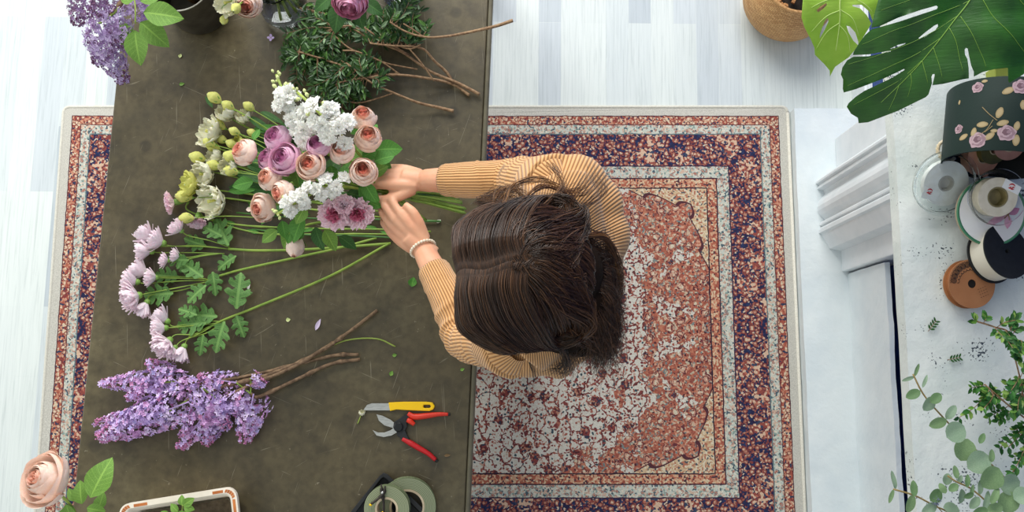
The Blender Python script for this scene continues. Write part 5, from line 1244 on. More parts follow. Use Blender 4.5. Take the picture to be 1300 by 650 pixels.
scrap('leaf_scrap', 'small olive scrap left of the fallen lilac petal', 'leaf', 366, 406, 6, .2, M_budg, wdt=.9)
scrap('leaf_scrap', 'tiny green scrap on the empty table left of the bouquet top', 'leaf', 231, 107, 7, .3, M_leaf_l, wdt=.7)
scrap('leaf_scrap', 'tiny olive crumb just below the bucket', 'leaf', 229, 71, 6, 1.3, M_budg, wdt=.8)
scrap('petal', 'small pale petal crumb between the bouquet stems and the sleeve', 'petal', 557, 281, 7, .6, M_cream, wdt=.7)
scrap('petal', 'pale pink petal lying among the stems left of the peach rose', 'petal', 317, 266, 9, .1, M_blush, wdt=.7, h=.03)
scrap('leaf_scrap', 'rusty brown leaf scrap right of the shears', 'leaf', 568, 578, 8, .1, M_bark, wdt=.5)
fl = MB(); floret5(fl, Matrix.Translation(ln(344, 48, .004)), .0095, rf, 0, 4, .42); o = fl.build('lilac_floret', [M_lil[0]], loc=ln(344, 48, .002)); tag(o, 'single lilac floret fallen by the round glass vase', 'flower')
t = thing('flower_scrap', 'small white bud with a green stalk at the knife tip', 'flower', ln(457, 530, .0))
inst(ME['eust2'], 'petals', t, aim(ln(459, 527, .006), (.2, .8, .6), .018)); stem(t, [ln(458, 528, .008), ln(454, 538, .003)], .0014, M_stem_l); 
# ================================================================ MANTEL THINGS
SH = 1.1015
def zp(pts, ox, oy, sc): return [(ox+x/sc, oy+y/sc) for x, y in pts]
# basket and monstera
M_sea = None
def mat_basket():
    m, nt, p = nodes('woven_seagrass'); tc = N(nt, 'ShaderNodeTexCoord').outputs['UV']
    b = N(nt, 'ShaderNodeTexBrick', offset=.5, i_Scale=1.); L(nt, tc, b.inputs['Vector']); b.inputs['Brick Width'].default_value = 1.3; b.inputs['Row Height'].default_value = .55; b.inputs['Mortar Size'].default_value = .05; b.inputs['Mortar Smooth'].default_value = 1.
    b.inputs['Color1'].default_value = lin('d9ac74'); b.inputs['Color2'].default_value = lin('bf8d58'); b.inputs['Mortar'].default_value = lin('8a6038')
    L(nt, b.outputs[0], p.inputs['Base Color']); p.inputs['Roughness'].default_value = .7
    bp = N(nt, 'ShaderNodeBump', i_Strength=.9, i_Distance=.004); bp.invert = True; L(nt, b.outputs['Fac'], bp.inputs['Height']); L(nt, bp.outputs[0], p.inputs['Normal']); return m
bc = W(1001, -4, .1); bc.z = 0
bkt = thing('seagrass_basket', 'round woven seagrass basket on the pale floor at the top edge', 'basket', bc)
prof = [(.0, .002), (.085, .002), (.12, .02), (.147, .07), (.153, .115), (.145, .165), (.125, .205), (.112, .228), (.105, .23), (.103, .222), (.117, .2), (.137, .16), (.144, .115), (.138, .07), (.11, .028), (0, .014)]
pf = []
for i in range(len(prof)-1):
    for k in range(4): f = k/4; pf.append((prof[i][0]*(1-f)+prof[i+1][0]*f, prof[i][1]*(1-f)+prof[i+1][1]*f))
n = 72; mb = MB(); vs = []; uv = []; L0 = 0
for j, (r, z) in enumerate(pf):
    if j: L0 += math.hypot(r-pf[j-1][0], z-pf[j-1][1])
    for k in range(n+1):
        w_ = 2*PI*k/n; vs.append((bc.x+r*math.cos(w_), bc.y+r*math.sin(w_), z)); uv.append((k, L0*100))
mb.add(vs, [(j*(n+1)+k, j*(n+1)+k+1, (j+1)*(n+1)+k+1, (j+1)*(n+1)+k) for j in range(len(pf)-1) for k in range(n)]); mb.uv = uv
mb.build('woven_body', mat_basket(), bkt)
MB().lathe([(.109+.006*math.cos(a), .228+.006*math.sin(a)) for a in [2*PI*k/8 for k in range(8)]], 60, 0, Matrix.Translation(bc), close=True).build('braided_rim', mat('seagrass_rim', 'cfa06a', .7, 'a97c4c', 120, bump=.8), bkt)
so = MB(); so.lathe([(0, .185), (.06, .19), (.124, .183)], 40, 0, Matrix.Translation(bc)); so.build('soil_or_hollow_fill', mat('dark_soil', '2c231b', .95, '1c1611', 60, bump=.8), bkt)
rk = random.Random(3)
bb_ = MB()
for k in range(46):
    a = rk.random()*2*PI; r = .10*math.sqrt(rk.random()); p = bc+V((r*math.cos(a), r*math.sin(a), .198+rk.random()*.008)); Mx = aim(p, (rk.gauss(0, .4), rk.gauss(0, .4), 1), 1, rk.random()*6)
    sx, sy, sz = rk.uniform(.008, .016), rk.uniform(.005, .01), rk.uniform(.003, .006)
    bb_.add([(-sx, -sy*.6, -sz), (sx*.8, -sy, -sz), (sx, sy*.7, -sz), (-sx*.7, sy, -sz), (-sx*.8, -sy*.5, sz), (sx*.6, -sy*.8, sz), (sx*.8, sy*.5, sz), (-sx*.5, sy*.7, sz)], [(3, 2, 1, 0), (4, 5, 6, 7), (0, 1, 5, 4), (1, 2, 6, 5), (2, 3, 7, 6), (3, 0, 4, 7)], 0, Mx)
bb_.build('bark_chips', mat('bark_chip', 'c08b57', .8, '8a5c36', 60, bump=.4), bkt, smooth=False)
mo_ = thing('monstera', 'monstera plant with split leaves, one lime and one large dark green', 'plant', bc+V((0, 0, .19)))
def mat_mleaf(name, c1, c2, rough, tr):
    m, nt, p = nodes(name); tc = N(nt, 'ShaderNodeTexCoord').outputs['Object']
    n1 = N(nt, 'ShaderNodeTexNoise', i_Scale=14., i_Detail=3.); L(nt, tc, n1.inputs['Vector'])
    L(nt, ramp(nt, n1.outputs[0], [(.35, c1), (.65, c2)]), p.inputs['Base Color']); p.inputs['Roughness'].default_value = rough
    mp = N(nt, 'ShaderNodeMapping'); mp.inputs['Rotation'].default_value = (0, 0, .5); mp.inputs['Scale'].default_value = (40, 260, 40); L(nt, tc, mp.inputs[0])
    n2 = N(nt, 'ShaderNodeTexNoise', i_Scale=1., i_Detail=2.); L(nt, mp.outputs[0], n2.inputs['Vector'])
    b = N(nt, 'ShaderNodeBump', i_Strength=.4, i_Distance=.002); L(nt, n2.outputs[0], b.inputs['Height']); L(nt, b.outputs[0], p.inputs['Normal'])
    t = N(nt, 'ShaderNodeBsdfTranslucent'); t.inputs[0].default_value = lin(c2); mx = N(nt, 'ShaderNodeMixShader', i_Fac=tr)
    L(nt, p.outputs[0], mx.inputs[1]); L(nt, t.outputs[0], mx.inputs[2]); L(nt, mx.outputs[0], nt.nodes['Material Output'].inputs[0]); return m
M_md = mat_mleaf('dark_monstera_leaf', '1d4a12', '336c1c', .42, .2); M_ml = mat_mleaf('lime_monstera_leaf', '9ccb3e', 'b9dd5c', .4, .3); M_vein = mat('leaf_vein', '6f9638', .5); M_veinl = mat('lime_leaf_vein', 'cfe68a', .5)
def bigleaf(name, outl, holes, z0, mid, veins, mleaf, mvein, relief, vr, parent=mo_):
    """outl etc. in photo pixels at height z0; mid is the midrib polyline"""
    def P(p): q = W(p[0], p[1], z0); return (q.x, q.y)
    O = [P(p) for p in outl]; H = [[P(p) for p in h] for h in holes]
    a, b = V(P(mid[0])), V(P(mid[-1])); ax = (b-a).normalized(); pr = V((-ax.y, ax.x)); LL = (b-a).length
    def zf(x, y):
        d = V((x, y))-a; u = d.dot(ax)/LL; v = abs(d.dot(pr))
        return z0+relief*(v*.35-v*v*2.2)-relief*.10*u*u+.004*math.sin(d.dot(ax)*70+v*40)*min(1, v*15)
    s = sheet(O, H, step=.012, zf=zf, thick=.0012); lf = s.build('leaf', mleaf, parent, smooth=True, auto=60)
    vm = MB()
    for k, ve in enumerate([mid]+veins):
        Q = spline([V((*P(p), 0)) for p in ve], 8); m = len(Q)
        vm.tube([(q_.x, q_.y, zf(q_.x, q_.y)+.0004) for q_ in Q], [(vr if k == 0 else vr*.45)*(1-.6*i/(m-1)) for i in range(m)], 6)
    vm.build('leaf_veins', mvein, lf)
    return zf(*P(mid[0]))
z6 = lambda pts: zp(pts, 1080, 0, 4.641)
dout = z6([(190, -60), (170, 60), (166, 118), (205, 120), (300, 84), (420, 50), (508, 31), (517, 38), (512, 50), (430, 72), (310, 105), (215, 124), (168, 127), (140, 152), (112, 195), (90, 235), (88, 252), (180, 254), (290, 250), (290, 256), (180, 264), (92, 262), (60, 277), (43, 310), (43, 345), (60, 372), (70, 420), (80, 440), (140, 431), (205, 411), (300, 382), (392, 344), (396, 350), (330, 388), (240, 424), (190, 444), (150, 470), (120, 498), (116, 515), (150, 553), (195, 576), (210, 604), (260, 606), (400, 568), (530, 512), (540, 500), (543, 445), (534, 410), (539, 395), (549, 397), (550, 410), (548, 455), (600, 455), (700, 442), (728, 440), (720, 385), (712, 330), (697, 305), (691, 278), (697, 268), (708, 274), (720, 310), (735, 370), (750, 405), (754, 433), (800, 410), (860, 397), (943, 388), (948, 430), (956, 462), (966, 470), (990, 455), (1040, 425), (1130, 330), (1190, 180), (1180, -20), (1060, -160), (760, -210), (420, -160)])
dh = [z6([(437, 193), (470, 165), (515, 132), (534, 124), (539, 135), (525, 155), (480, 183), (445, 197)]), z6([(280, 243), (325, 224), (368, 216), (362, 222), (320, 238)])]
mid = z6([(760, -120), (700, 5), (620, 115), (530, 245), (430, 375), (290, 524)])
vn = [z6(v) for v in ([(700, 5), (560, 60), (400, 115), (130, 200)], [(640, 85), (500, 170), (330, 240), (70, 300)], [(560, 200), (430, 280), (250, 350), (90, 410)], [(480, 310), (380, 400), (260, 460), (150, 510)], [(740, -90), (600, -60), (400, -20), (200, 40)],
    [(530, 250), (560, 330), (588, 425)], [(655, 90), (720, 210), (790, 320), (815, 385)], [(765, 0), (850, 140), (960, 250), (1060, 330)], [(430, 375), (440, 430), (435, 500)], [(380, 430), (370, 490), (350, 560)], [(480, 315), (500, 380), (520, 440)], [(600, 150), (650, 260), (690, 400)], [(900, -50), (1020, 60), (1150, 80)])]
zt = bigleaf('leaf', dout, dh, 1.46, mid, vn, M_md, M_vein, 1.0, .0015)
z4 = lambda pts: zp(pts, 920, 0, 3.421)
lout = z4([(330, -70), (338, 0), (346, 60), (366, 92), (410, 140), (430, 163), (440, 186), (500, 213), (535, 230), (545, 247), (553, 218), (600, 190), (622, 160), (652, 100), (684, 30), (690, -30), (640, -120), (520, -160), (400, -130)])
lh = [z4(h) for h in ([(403, 38), (425, 20), (445, 8), (450, 14), (436, 30), (412, 46)], [(452, 68), (462, 62), (468, 72), (460, 100), (446, 130), (443, 118), (446, 90)], [(553, 84), (570, 88), (600, 108), (624, 140), (626, 152), (600, 135), (570, 108)], [(562, 12), (600, 14), (635, 38), (668, 72), (664, 80), (630, 52), (596, 28), (565, 18)])]
zt2 = bigleaf('leaf', lout, lh, .98, z4([(505, -110), (508, 0), (520, 60), (535, 165)]), [z4(v) for v in ([(508, -20), (440, 0), (380, 30)], [(512, 30), (450, 60), (400, 110)], [(520, 75), (470, 110), (440, 165)], [(512, 25), (570, 60), (620, 120)], [(522, 80), (570, 120), (600, 175)], [(508, -25), (580, -5), (650, 40)], [(506, -60), (570, -60), (650, -20)])], M_ml, M_veinl, .8, .0022)
for (pm, z_, r_) in ((mid[0], 1.46, .006), (z4([(505, -110)])[0], .98, .005)):
    e_ = W(pm[0], pm[1], z_); s_ = bc+V((.02, .02, .19))
    stem(mo_, [s_, s_.lerp(e_, .3)+V((.0, .12, .12)), s_.lerp(e_, .75)+V((-.0, .12, .14)), e_], r_, M_stem_d, name='petiole')
# lime paper scrap behind the box
# hat box -------------------------------------------------------------
BR, BL = .107, .150
bxc = W(1268, 210, SH+BR); axd = V((.15, 1, 0)).normalized(); sd = V((axd.y, -axd.x, 0))
bx = thing('round_box', 'dark green round box with a rose print, lying on its side on the mantel', 'box', V((bxc.x, bxc.y+.06, SH)))
BM = Matrix(((sd.x, 0, axd.x, bxc.x), (sd.y, 0, axd.y, bxc.y), (0, 1, 0, bxc.z), (0, 0, 0, 1)))  # local z along the axis
if BM.determinant() < 0: pass
M_dg = mat('dark_green_box_paper', '1c2b27', .6, '23332f', 6, bump=.1, bscale=200, spec=.2); M_in = mat('box_inside', '15181a', .8)
bm2 = MB(); bm2.lathe([(0, BL), (BR*.99, BL), (BR, BL-.002), (BR, .0), (BR-.003, 0)], 72, 0, BM).lathe([(BR-.003, 0), (BR-.003, BL-.003), (0, BL-.003)], 72, 1, BM)
bm2.build('box_body', [M_dg, M_in], bx, auto=40)
def cyl_hit(px, py):
    a = (px-650)/FPX; b = (325-py)/FPX; d = V((a, b*math.cos(TILT)+math.sin(TILT), b*math.sin(TILT)-math.cos(TILT))); o = V((0, 0, CAMZ))-bxc
    d2 = d-axd*d.dot(axd); o2 = o-axd*o.dot(axd); A = d2.dot(d2); B = 2*d2.dot(o2); Cc = o2.dot(o2)-(BR+.0005)**2; D = max(0, B*B-4*A*Cc)
    t = (-B-math.sqrt(D))/(2*A); p = o+d*t; ang = math.atan2(p.z, p.dot(sd)); return ang, p.dot(axd)
def cyl_pt(ang, v, lift=.0006): return bxc+axd*v+(sd*math.cos(ang)+V((0, 0, 1))*math.sin(ang))*(BR+lift)
pm_ = MB()
def patch(px, py, pts, mi, lift): 
    a0, v0 = cyl_hit(px, py)
    P = [cyl_pt(a0-x/BR, v0+y, lift) for x, y in pts]; c_ = cyl_pt(a0, v0, lift); pm_.add([c_]+P, [(0, i+1, (i+1) % len(P)+1) for i in range(len(P))], mi)
rp = random.Random(12)
def rosep(px, py, r):
    r = S(r, 1.3)
    for (k, rr, mi, lf_) in ((0, 1, 0, .0006), (1, .8, 1, .0008), (2, .62, 0, .001), (3, .42, 2, .0012), (4, .24, 1, .0014)):
        pts = []
        for i in range(26):
            w_ = 2*PI*i/26; q_ = r*rr*(1+.07*math.sin(5*w_+k*1.3)+.05*math.sin(8*w_+k*2)+.03*math.sin(13*w_+k)); pts.append((q_*math.cos(w_)+r*.06*k*math.sin(k*2), q_*math.sin(w_)*.95+r*.04*k))
        patch(px, py, pts, mi, lf_)
def leafp(px, py, s, rot):
    s = S(s, 1.3)
    for (rr, mi, lf_) in ((1, 3, .0005), (.7, 4, .0007)):
        pts = [rot2((s*rr*math.cos(w_)*(1 if abs(math.cos(w_)) < .9 else 1.1), s*rr*.62*math.sin(w_)), rot) for w_ in [2*PI*i/16 for i in range(16)]]; patch(px, py, pts, mi, lf_)
for a in ((1241, 111, 7.5), (1296, 110, 10), (1278, 169, 11), (1241, 178, 11), (1217, 164, 6.5)): rosep(*a)
for a in ((1280, 115, 7, .5), (1299, 133, 6, 1.6), (1269, 143, 7, 1.3), (1273, 156, 6.5, .3), (1247, 158, 6.5, .0), (1236, 168, 6, 1.4), (1223, 174, 6, .4), (1256, 173, 6.5, .7), (1291, 160, 6, 1.4), (1290, 178, 7, 1.5), (1262, 166, 4, 0), (1250, 103, 3.5, 0), (1218, 130, 3, 1.5)): leafp(*a)
def linep(pts):
    Q = []
    for (x, y) in pts: Q.append(cyl_pt(*cyl_hit(x, y), .0006))
    pm_.tube(spline(Q, 6), .0007, 5, 3)
linep([(1247, 136), (1256, 145), (1266, 153)]); linep([(1261, 152), (1253, 164), (1243, 172)]); linep([(1260, 160), (1250, 168)])
pm_.build('floral_print', [mat('print_pink', 'b79aa2', .6), mat('print_mauve', '967882', .6), mat('print_wine', '745560', .6), mat('print_tan', 'a48f66', .6), mat('print_tan_light', 'b39f78', .6)], bx, smooth=False)
rp_ = MB(); c_ = W(1203, 191, SH+.035); Q = [c_+V((S(13, 1.13)*math.cos(a), S(13, 1.13)*math.sin(a), .0)) for a in [PI*.42+PI*1.3*k/40 for k in range(41)]]
for ph in (0, PI):
    rp_.tube([q_+V((math.cos(k*.9+ph)*.0022*math.cos(k/40*4), math.cos(k*.9+ph)*.0022*math.sin(k/40*4), math.sin(k*.9+ph)*.0022)) for k, q_ in enumerate(Q)], .0034, 7)
rp_.build('rope_handle', mat('cotton_rope', 'd9cdb4', .9, 'bfae8e', 90, bump=.5), bx)
def disc(t, name, prof, m, Mx, n=56, auto=.6):
    mb = MB(); mb.lathe(prof, n, 0, None, close=True); me = mb.mesh(name, m, True); me.set_sharp_from_angle(angle=auto); return inst(me, name, t, Mx)
def TM(c_, ang): return Matrix.Translation(c_) @ Euler(ang).to_matrix().to_4x4()
M_peachr = mat('peach_ribbon', 'd09a7c', .5, 'c58c70', 40); M_olive = mat('olive_ribbon', '5d5a2a', .45, '4d4a22', 40)
def ribroll(label, cc, ro, ri, wd, ang, m, grp=None):
    t = thing('ribbon_roll', label, 'ribbon', cc, grp); disc(t, 'ribbon', [(ri, 0), (ro, 0), (ro, wd), (ri, wd)], m, TM(cc, ang)); disc(t, 'cardboard_core', [(ri-.002, -.0005), (ri, -.0005), (ri, wd+.0005), (ri-.002, wd+.0005)], M_core, TM(cc, ang)); return t
ribroll('peach ribbon roll inside the mouth of the dark green box', W(1240, 196, 1.128), .040, .015, .022, (.45, .25, 0), M_peachr)
ribroll('dark olive ribbon roll behind the peach one inside the box', W(1255, 187, 1.15), .032, .012, .020, (.45, .2, 0), M_olive)
ribroll('dusty pink ribbon roll at the right inside the box', W(1277, 183, 1.16), .030, .012, .018, (.5, -.1, 0), mat('dusty_pink_ribbon', 'b8887c', .5, 'a8786c', 40))
# clear cases
M_clear = mat('clear_plastic', 'f6fafb', .04, trans=1, ior=1.18); M_wr = mat('white_ribbon', 'f0efea', .55, 'e4e2da', 60); M_cr = mat('cream_ribbon', 'ded4c0', .6, 'd2c7b0', 60); M_redm = mat('red_print', 'cc2f35', .5)
def redmark(t, Mx, x, y, s, z):
    mb = MB()
    for (a0, a1, r, dx, dy) in ((.2, 2.6, .9, 0, 0), (3.2, 5.2, .8, .3, .2), (.8, 3.0, .45, .5, -.5), (4., 6., .5, -.7, .3)):
        mb.tube([Mx @ V((x+s*(dx+r*math.cos(a0+(a1-a0)*k/8)), y+s*(dy+r*math.sin(a0+(a1-a0)*k/8)), z)) for k in range(9)], [s*.22*math.sin(PI*(k+.6)/9.2) for k in range(9)], 5, flat=.3)
    mb.build('red_print', M_redm, t)
c_ = W(1196, 231, SH+.030); t = thing('ribbon_case', 'round clear plastic case with a white ribbon reel, leftmost on the mantel', 'ribbon', V((c_.x, c_.y, SH))); Mx = TM(c_, (.42, .06, 0))
disc(t, 'clear_case', [(.0, 0), (.062, 0), (.066, .004), (.064, .016), (.070, .0165), (.070, .0185), (.062, .0185), (.058, .021), (0, .021), (0, .0195), (.057, .0195), (.062, .0165), (.0615, .006), (.060, .002), (0, .002)], M_clear, Mx)
disc(t, 'ribbon_reel', [(.017, .003), (.048, .003), (.048, .017), (.017, .017)], M_wr, Mx); disc(t, 'reel_hub', [(.0, .004), (.0165, .004), (.0165, .0175), (.014, .0175), (.012, .008), (0, .008)], mat('grey_hub', 'b9b4aa', .5), Mx)
MB().add([Mx @ V(p) for p in ((-.050, -.030, .0176), (-.018, -.038, .0176), (-.010, -.02, .0176), (-.045, -.006, .0176), (-.050, -.030, .0172), (-.018, -.038, .0172), (-.010, -.02, .0172), (-.045, -.006, .0172))], [(0, 1, 2, 3), (7, 6, 5, 4), (0, 4, 5, 1), (1, 5, 6, 2), (2, 6, 7, 3), (3, 7, 4, 0)]).build('paper_label', mat('label_paper', 'f2f1ec', .6), t, smooth=False)
redmark(t, Mx, -.034, -.018, .0066, .0190)
# flowered tin lid
c_ = W(1255, 270, SH+.048); t = thing('decorated_lid', 'round white lid with a pink lily print and green rim, under the open case', 'lid', V((c_.x, c_.y, SH+.03))); Mx = TM(c_, (.10, -.06, .2))
disc(t, 'lid_body', [(0, 0), (.066, 0), (.070, .003), (.070, .011), (.066, .012), (0, .012)], mat('lid_side', 'b9a68e', .5, 'a3917a', 30), Mx)
disc(t, 'green_rim', [(.0655, .0115), (.0705, .0105), (.0712, .0125), (.0690, .0145), (.0655, .0135)], mat('green_enamel', '3f7a58', .35), Mx)
disc(t, 'white_top', [(0, .0121), (.0655, .0121), (.0655, .0132), (0, .0132)], mat('white_enamel', 'e6e4e0', .35, 'd6d2d0', 12), Mx)
lm = MB()
for k, (a, l_) in enumerate(((2.7, .052), (3.35, .050), (1.9, .036), (1.1, .030), (.3, .026), (4.4, .03))):
    pts = [(.032+l_*u*math.cos(a)-s_*.0075*math.sin(PI*u)*math.sin(a), -.012+l_*u*math.sin(a)+s_*.0075*math.sin(PI*u)*math.cos(a)) for s_, us in ((1, [0, .2, .4, .6, .8, 1]), (-1, [.8, .6, .4, .2])) for u in us]
    pts = [p if math.hypot(*p) < .064 else (p[0]*.064/math.hypot(*p), p[1]*.064/math.hypot(*p)) for p in pts]
    lm.add([Mx @ V((x, y, .0137+.0001*k)) for x, y in pts], [tuple(range(len(pts)))], k % 2)
for k in range(5): lm.tube([Mx @ V((.032, -.012, .0142)), Mx @ V((.032+.012*math.cos(k*.9+1), -.012+.012*math.sin(k*.9+1), .0146))], .0008, 5, 2)
lm.build('lily_print', [mat('lily_pink', 'd08ca4', .5, 'b8698a', 40), mat('lily_light_pink', 'dda9b8', .5, 'c98aa0', 40), mat('lily_yellow', 'a8803c', .5)], t, smooth=False)
# open clear case on top
c_ = W(1258, 250, SH+.067); t = thing('ribbon_case', 'open clear case with a cream ribbon reel, resting on the flowered lid', 'ribbon', c_); Mx = TM(c_, (.22, -.02, 0))
disc(t, 'clear_case', [(0, 0), (.044, 0), (.050, .004), (.056, .028), (.058, .030), (.0565, .031), (.0545, .029), (.0485, .0055), (.043, .0015), (0, .0015)], M_clear, Mx)
disc(t, 'ribbon_reel', [(.021, .002), (.040, .002), (.040, .028), (.021, .028)], M_cr, Mx)
disc(t, 'reel_hub', [(0, .003), (.0205, .003), (.0205, .028), (.018, .028), (.016, .008), (0, .007)], mat('olive_hub', '8c7f56', .5, '776b45', 60), Mx)
MB().add([Mx @ V(p) for p in ((.006, .020, .0295), (.040, .004, .0295), (.046, .020, .0295), (.014, .038, .0295), (.006, .020, .029), (.040, .004, .029), (.046, .020, .029), (.014, .038, .029))], [(0, 1, 2, 3), (7, 6, 5, 4), (0, 4, 5, 1), (1, 5, 6, 2), (2, 6, 7, 3), (3, 7, 4, 0)]).build('paper_label', MC['label_paper'], t, smooth=False)
redmark(t, Mx, .026, .020, .007, .0305)
# black spool with cream ribbon
c_ = W(1256, 326, SH+.012); t = thing('ribbon_spool', 'black spool wound with wide cream satin ribbon, above the tan roll', 'ribbon', V((c_.x, c_.y, SH))); Mx = TM(c_, (-.12, .30, 0))
M_felt = mat('black_card', '16181a', .7, '1d1f21', 80)
disc(t, 'flange', [(.006, 0), (.058, 0), (.058, .003), (.006, .003)], M_felt, Mx); disc(t, 'flange', [(.006, .044), (.058, .044), (.058, .047), (.006, .047)], M_felt, Mx)
disc(t, 'cream_ribbon', [(.02, .004), (.0535, .004), (.0535, .0435), (.02, .0435)], mat('cream_satin', 'e0d9c8', .4, 'd5ccb8', 10), Mx); disc(t, 'spool_core', [(.004, .001), (.019, .001), (.019, .046), (.004, .046)], M_felt, Mx)
# tan roll with black lace pattern
c_ = W(1226, 361, SH+.004); t = thing('ribbon_spool', 'tan cardboard spool with a black lace-pattern print, lowest of the ribbons', 'ribbon', V((c_.x, c_.y, SH))); Mx = TM(c_, (.05, .10, 0))
M_kraft = mat('kraft_card', 'a26a42', .6, 'ad764c', 20); M_kr2 = mat('kraft_card_side', '955c34', .6)
disc(t, 'flange', [(.009, 0), (.051, 0), (.051, .002), (.009, .002)], M_kraft, Mx); disc(t, 'flange', [(.009, .020), (.051, .020), (.051, .022), (.009, .022)], M_kraft, Mx)
disc(t, 'ribbon', [(.012, .002), (.046, .002), (.046, .020), (.012, .020)], M_kr2, Mx); disc(t, 'spool_core', [(.0, .001), (.009, .001), (.009, .0205), (.0, .0205)], mat('dark_hole', '15100c', .9), Mx)
lp = MB()
def ln2(P, r=.0005): lp.tube([Mx @ V((x, y, .0224)) for x, y in P], r, 4, flat=.4)
for k in range(7):
    a = PI*.50+k*.235; cx, cy = .040*math.cos(a), .040*math.sin(a)
    for rr in (.0055, .0035, .0015): ln2([(cx+rr*math.cos(w_), cy+rr*math.sin(w_)) for w_ in [2*PI*i/10 for i in range(11)]], .00055)
    cx, cy = .032*math.cos(a), .032*math.sin(a); ln2([(cx+.004*math.cos(w_+a), cy+.004*math.sin(w_+a)) for w_ in [PI*.5+PI*i/6 for i in range(7)]], .0006)
for k in range(15): a = PI*.46+k*.112; ln2([(.048*math.cos(a), .048*math.sin(a)), (.0455*math.cos(a+.05), .0455*math.sin(a+.05)), (.048*math.cos(a+.1), .048*math.sin(a+.1))], .0006)
for i in range(4):
    for j in range(4): ln2([(.012+j*.005+i*.002, -.012-i*.0055+j*.002), (.0145+j*.005+i*.002, -.011-i*.0055+j*.002)], .0004)
lp.build('black_lace_print', mat('black_ink', '1d1512', .6), t, smooth=False)
# box lid / lime card behind the box
P = [W(1263, 84, 1.14), W(1286, 84, 1.14), W(1286, 101, 1.13), W(1264, 101, 1.13)]; a = P+[p-V((0, 0, .04)) for p in P]
o = MB().add(a, [(3, 2, 1, 0), (4, 5, 6, 7), (0, 1, 5, 4), (1, 2, 6, 5), (2, 3, 7, 6), (3, 0, 4, 7)]).build('small_box', mat('lime_card', 'a3ad4a', .6, '97a142', 20), loc=W(1275, 92, SH), smooth=False, bevel=.002); tag(o, 'small yellow-green box behind the dark green round box', 'box')
# ---------------------------------------------------------------- eucalyptus
M_eu = [mat('eucalyptus_leaf', '7f9a7c', .5, '93a98c', 30, transl=.12), mat('eucalyptus_leaf_green', '6c8a5c', .5, '85a070', 30, transl=.12), mat('eucalyptus_leaf_dark', '57764c', .5, '6b8a5a', 30, transl=.12)]
M_eus = mat('eucalyptus_stem', '9a8452', .6, '84703f', 50)
GE = 'eucalyptus stems at the bottom right of the mantel'
def euc(label, pts, leaves):
    P = [W(x, y, z) for x, y, z in pts]; t = thing('eucalyptus_stem', label, 'eucalyptus', P[-1], GE)
    MB().tube(spline(P, 8), .0016, 6).build('stem', M_eus, t)
    for k, (x, y, d, rot, asp, z) in enumerate(leaves):
        L_ = S(d, z); mb = MB()
        def fn(u, v):
            s_ = (u-.5)*2; w_ = .5*asp*math.sin(PI*v**.95)**.55 if 0 < v < 1 else 0
            return (v-.0, w_*s_, .10*abs(s_)*asp*math.sin(PI*v)-.10*v*v+.02*math.sin(v*7+k))
        mb.grid(fn, 6, 10); c_ = W(x, y, z); di = V((math.cos(rot), math.sin(rot), 0)); up = V((rk.gauss(0, .25), rk.gauss(0, .25), 1))
        Mx = frame(c_-di*L_*.5, di, up) @ Matrix.Diagonal((L_, L_, L_, 1)); me = mb.mesh('leaf', M_eu[k % 3 if d < 20 else (k % 2)]); inst(me, 'leaf', t, Mx)
e8 = lambda x, y: (1120+x/2.407, 380+y/2.407)
def el(lst, z0): return [(*e8(x, y), d*2/2.407, math.radians(r), a, z0+.01*(i % 3)) for i, (x, y, d, r, a) in enumerate(lst)]
euc('longest eucalyptus stem with large round grey-green leaves', [(1159, 475, 1.30), (1174, 503, 1.30), (1203, 536, 1.29), (1230, 563, 1.27), (1257, 588, 1.25), (1300, 633, 1.2), (1340, 690, SH)],
    el([(80, 243, 20, 200, .3), (106, 216, 22, 62, .3), (95, 290, 24, 205, .62), (131, 250, 22, 65, .25), (143, 320, 25, 235, .75), (165, 302, 22, 40, .7), (211, 345, 27, 50, .5), (171, 378, 28, 200, .6), (225, 405, 34, 30, .95), (252, 460, 35, 250, .9), (296, 498, 37, 210, .95), (335, 546, 38, 230, .95), (392, 565, 34, 10, .95), (335, 478, 20, 80, .5), (305, 425, 18, 60, .5), (385, 620, 34, 260, .9), (430, 600, 30, 20, .9)], 1.29))
euc('eucalyptus stem reaching farthest left at the bottom edge', [(1134, 621, 1.28), (1161, 629, 1.28), (1186, 642, 1.27), (1210, 655, 1.25), (1260, 700, SH)],
    el([(36, 552, 28, 95, .32), (28, 602, 22, 250, .3), (97, 578, 24, 90, .45), (87, 625, 28, 250, .5), (145, 640, 26, 215, .6), (165, 600, 24, 40, .8), (213, 640, 26, 350, .75)], 1.27))
euc('eucalyptus stem with small oval leaves between the other two', [(1203, 604, 1.30), (1215, 612, 1.30), (1235, 622, 1.29), (1262, 648, 1.27), (1300, 700, SH)],
    el([(199, 550, 18, 260, .8), (225, 528, 20, 95, .5), (218, 575, 17, 215, .7), (238, 550, 14, 60, .5), (185, 578, 17, 120, .6), (261, 555, 20, 80, .4), (243, 602, 22, 265, .6), (275, 585, 20, 70, .35), (265, 600, 16, 200, .6), (283, 622, 22, 230, .6), (320, 615, 30, 70, .35), (345, 600, 28, 60, .4), (300, 575, 22, 80, .4), (345, 640, 26, 20, .7), (300, 650, 24, 200, .6)], 1.29))
t = thing('dried_lavender', 'small grey-blue dried flower head among the eucalyptus at the bottom edge', 'flower', W(1188, 642, 1.28))
mb = MB()
for k in range(60):
    d = V((rk.gauss(0, 1), rk.gauss(0, 1), rk.gauss(0, 1))).normalized(); c_ = W(1188, 635, 1.285); mb.tube([c_, c_+d*.010], [.0008, .0005], 4)
mb.build('flower_head', mat('grey_blue_flower', '8b95a8', .7, '6b7590', 90), t); stem(t, [W(1188, 635, 1.285), W(1196, 650, 1.27), W(1250, 700, SH)], .0009, M_eus)
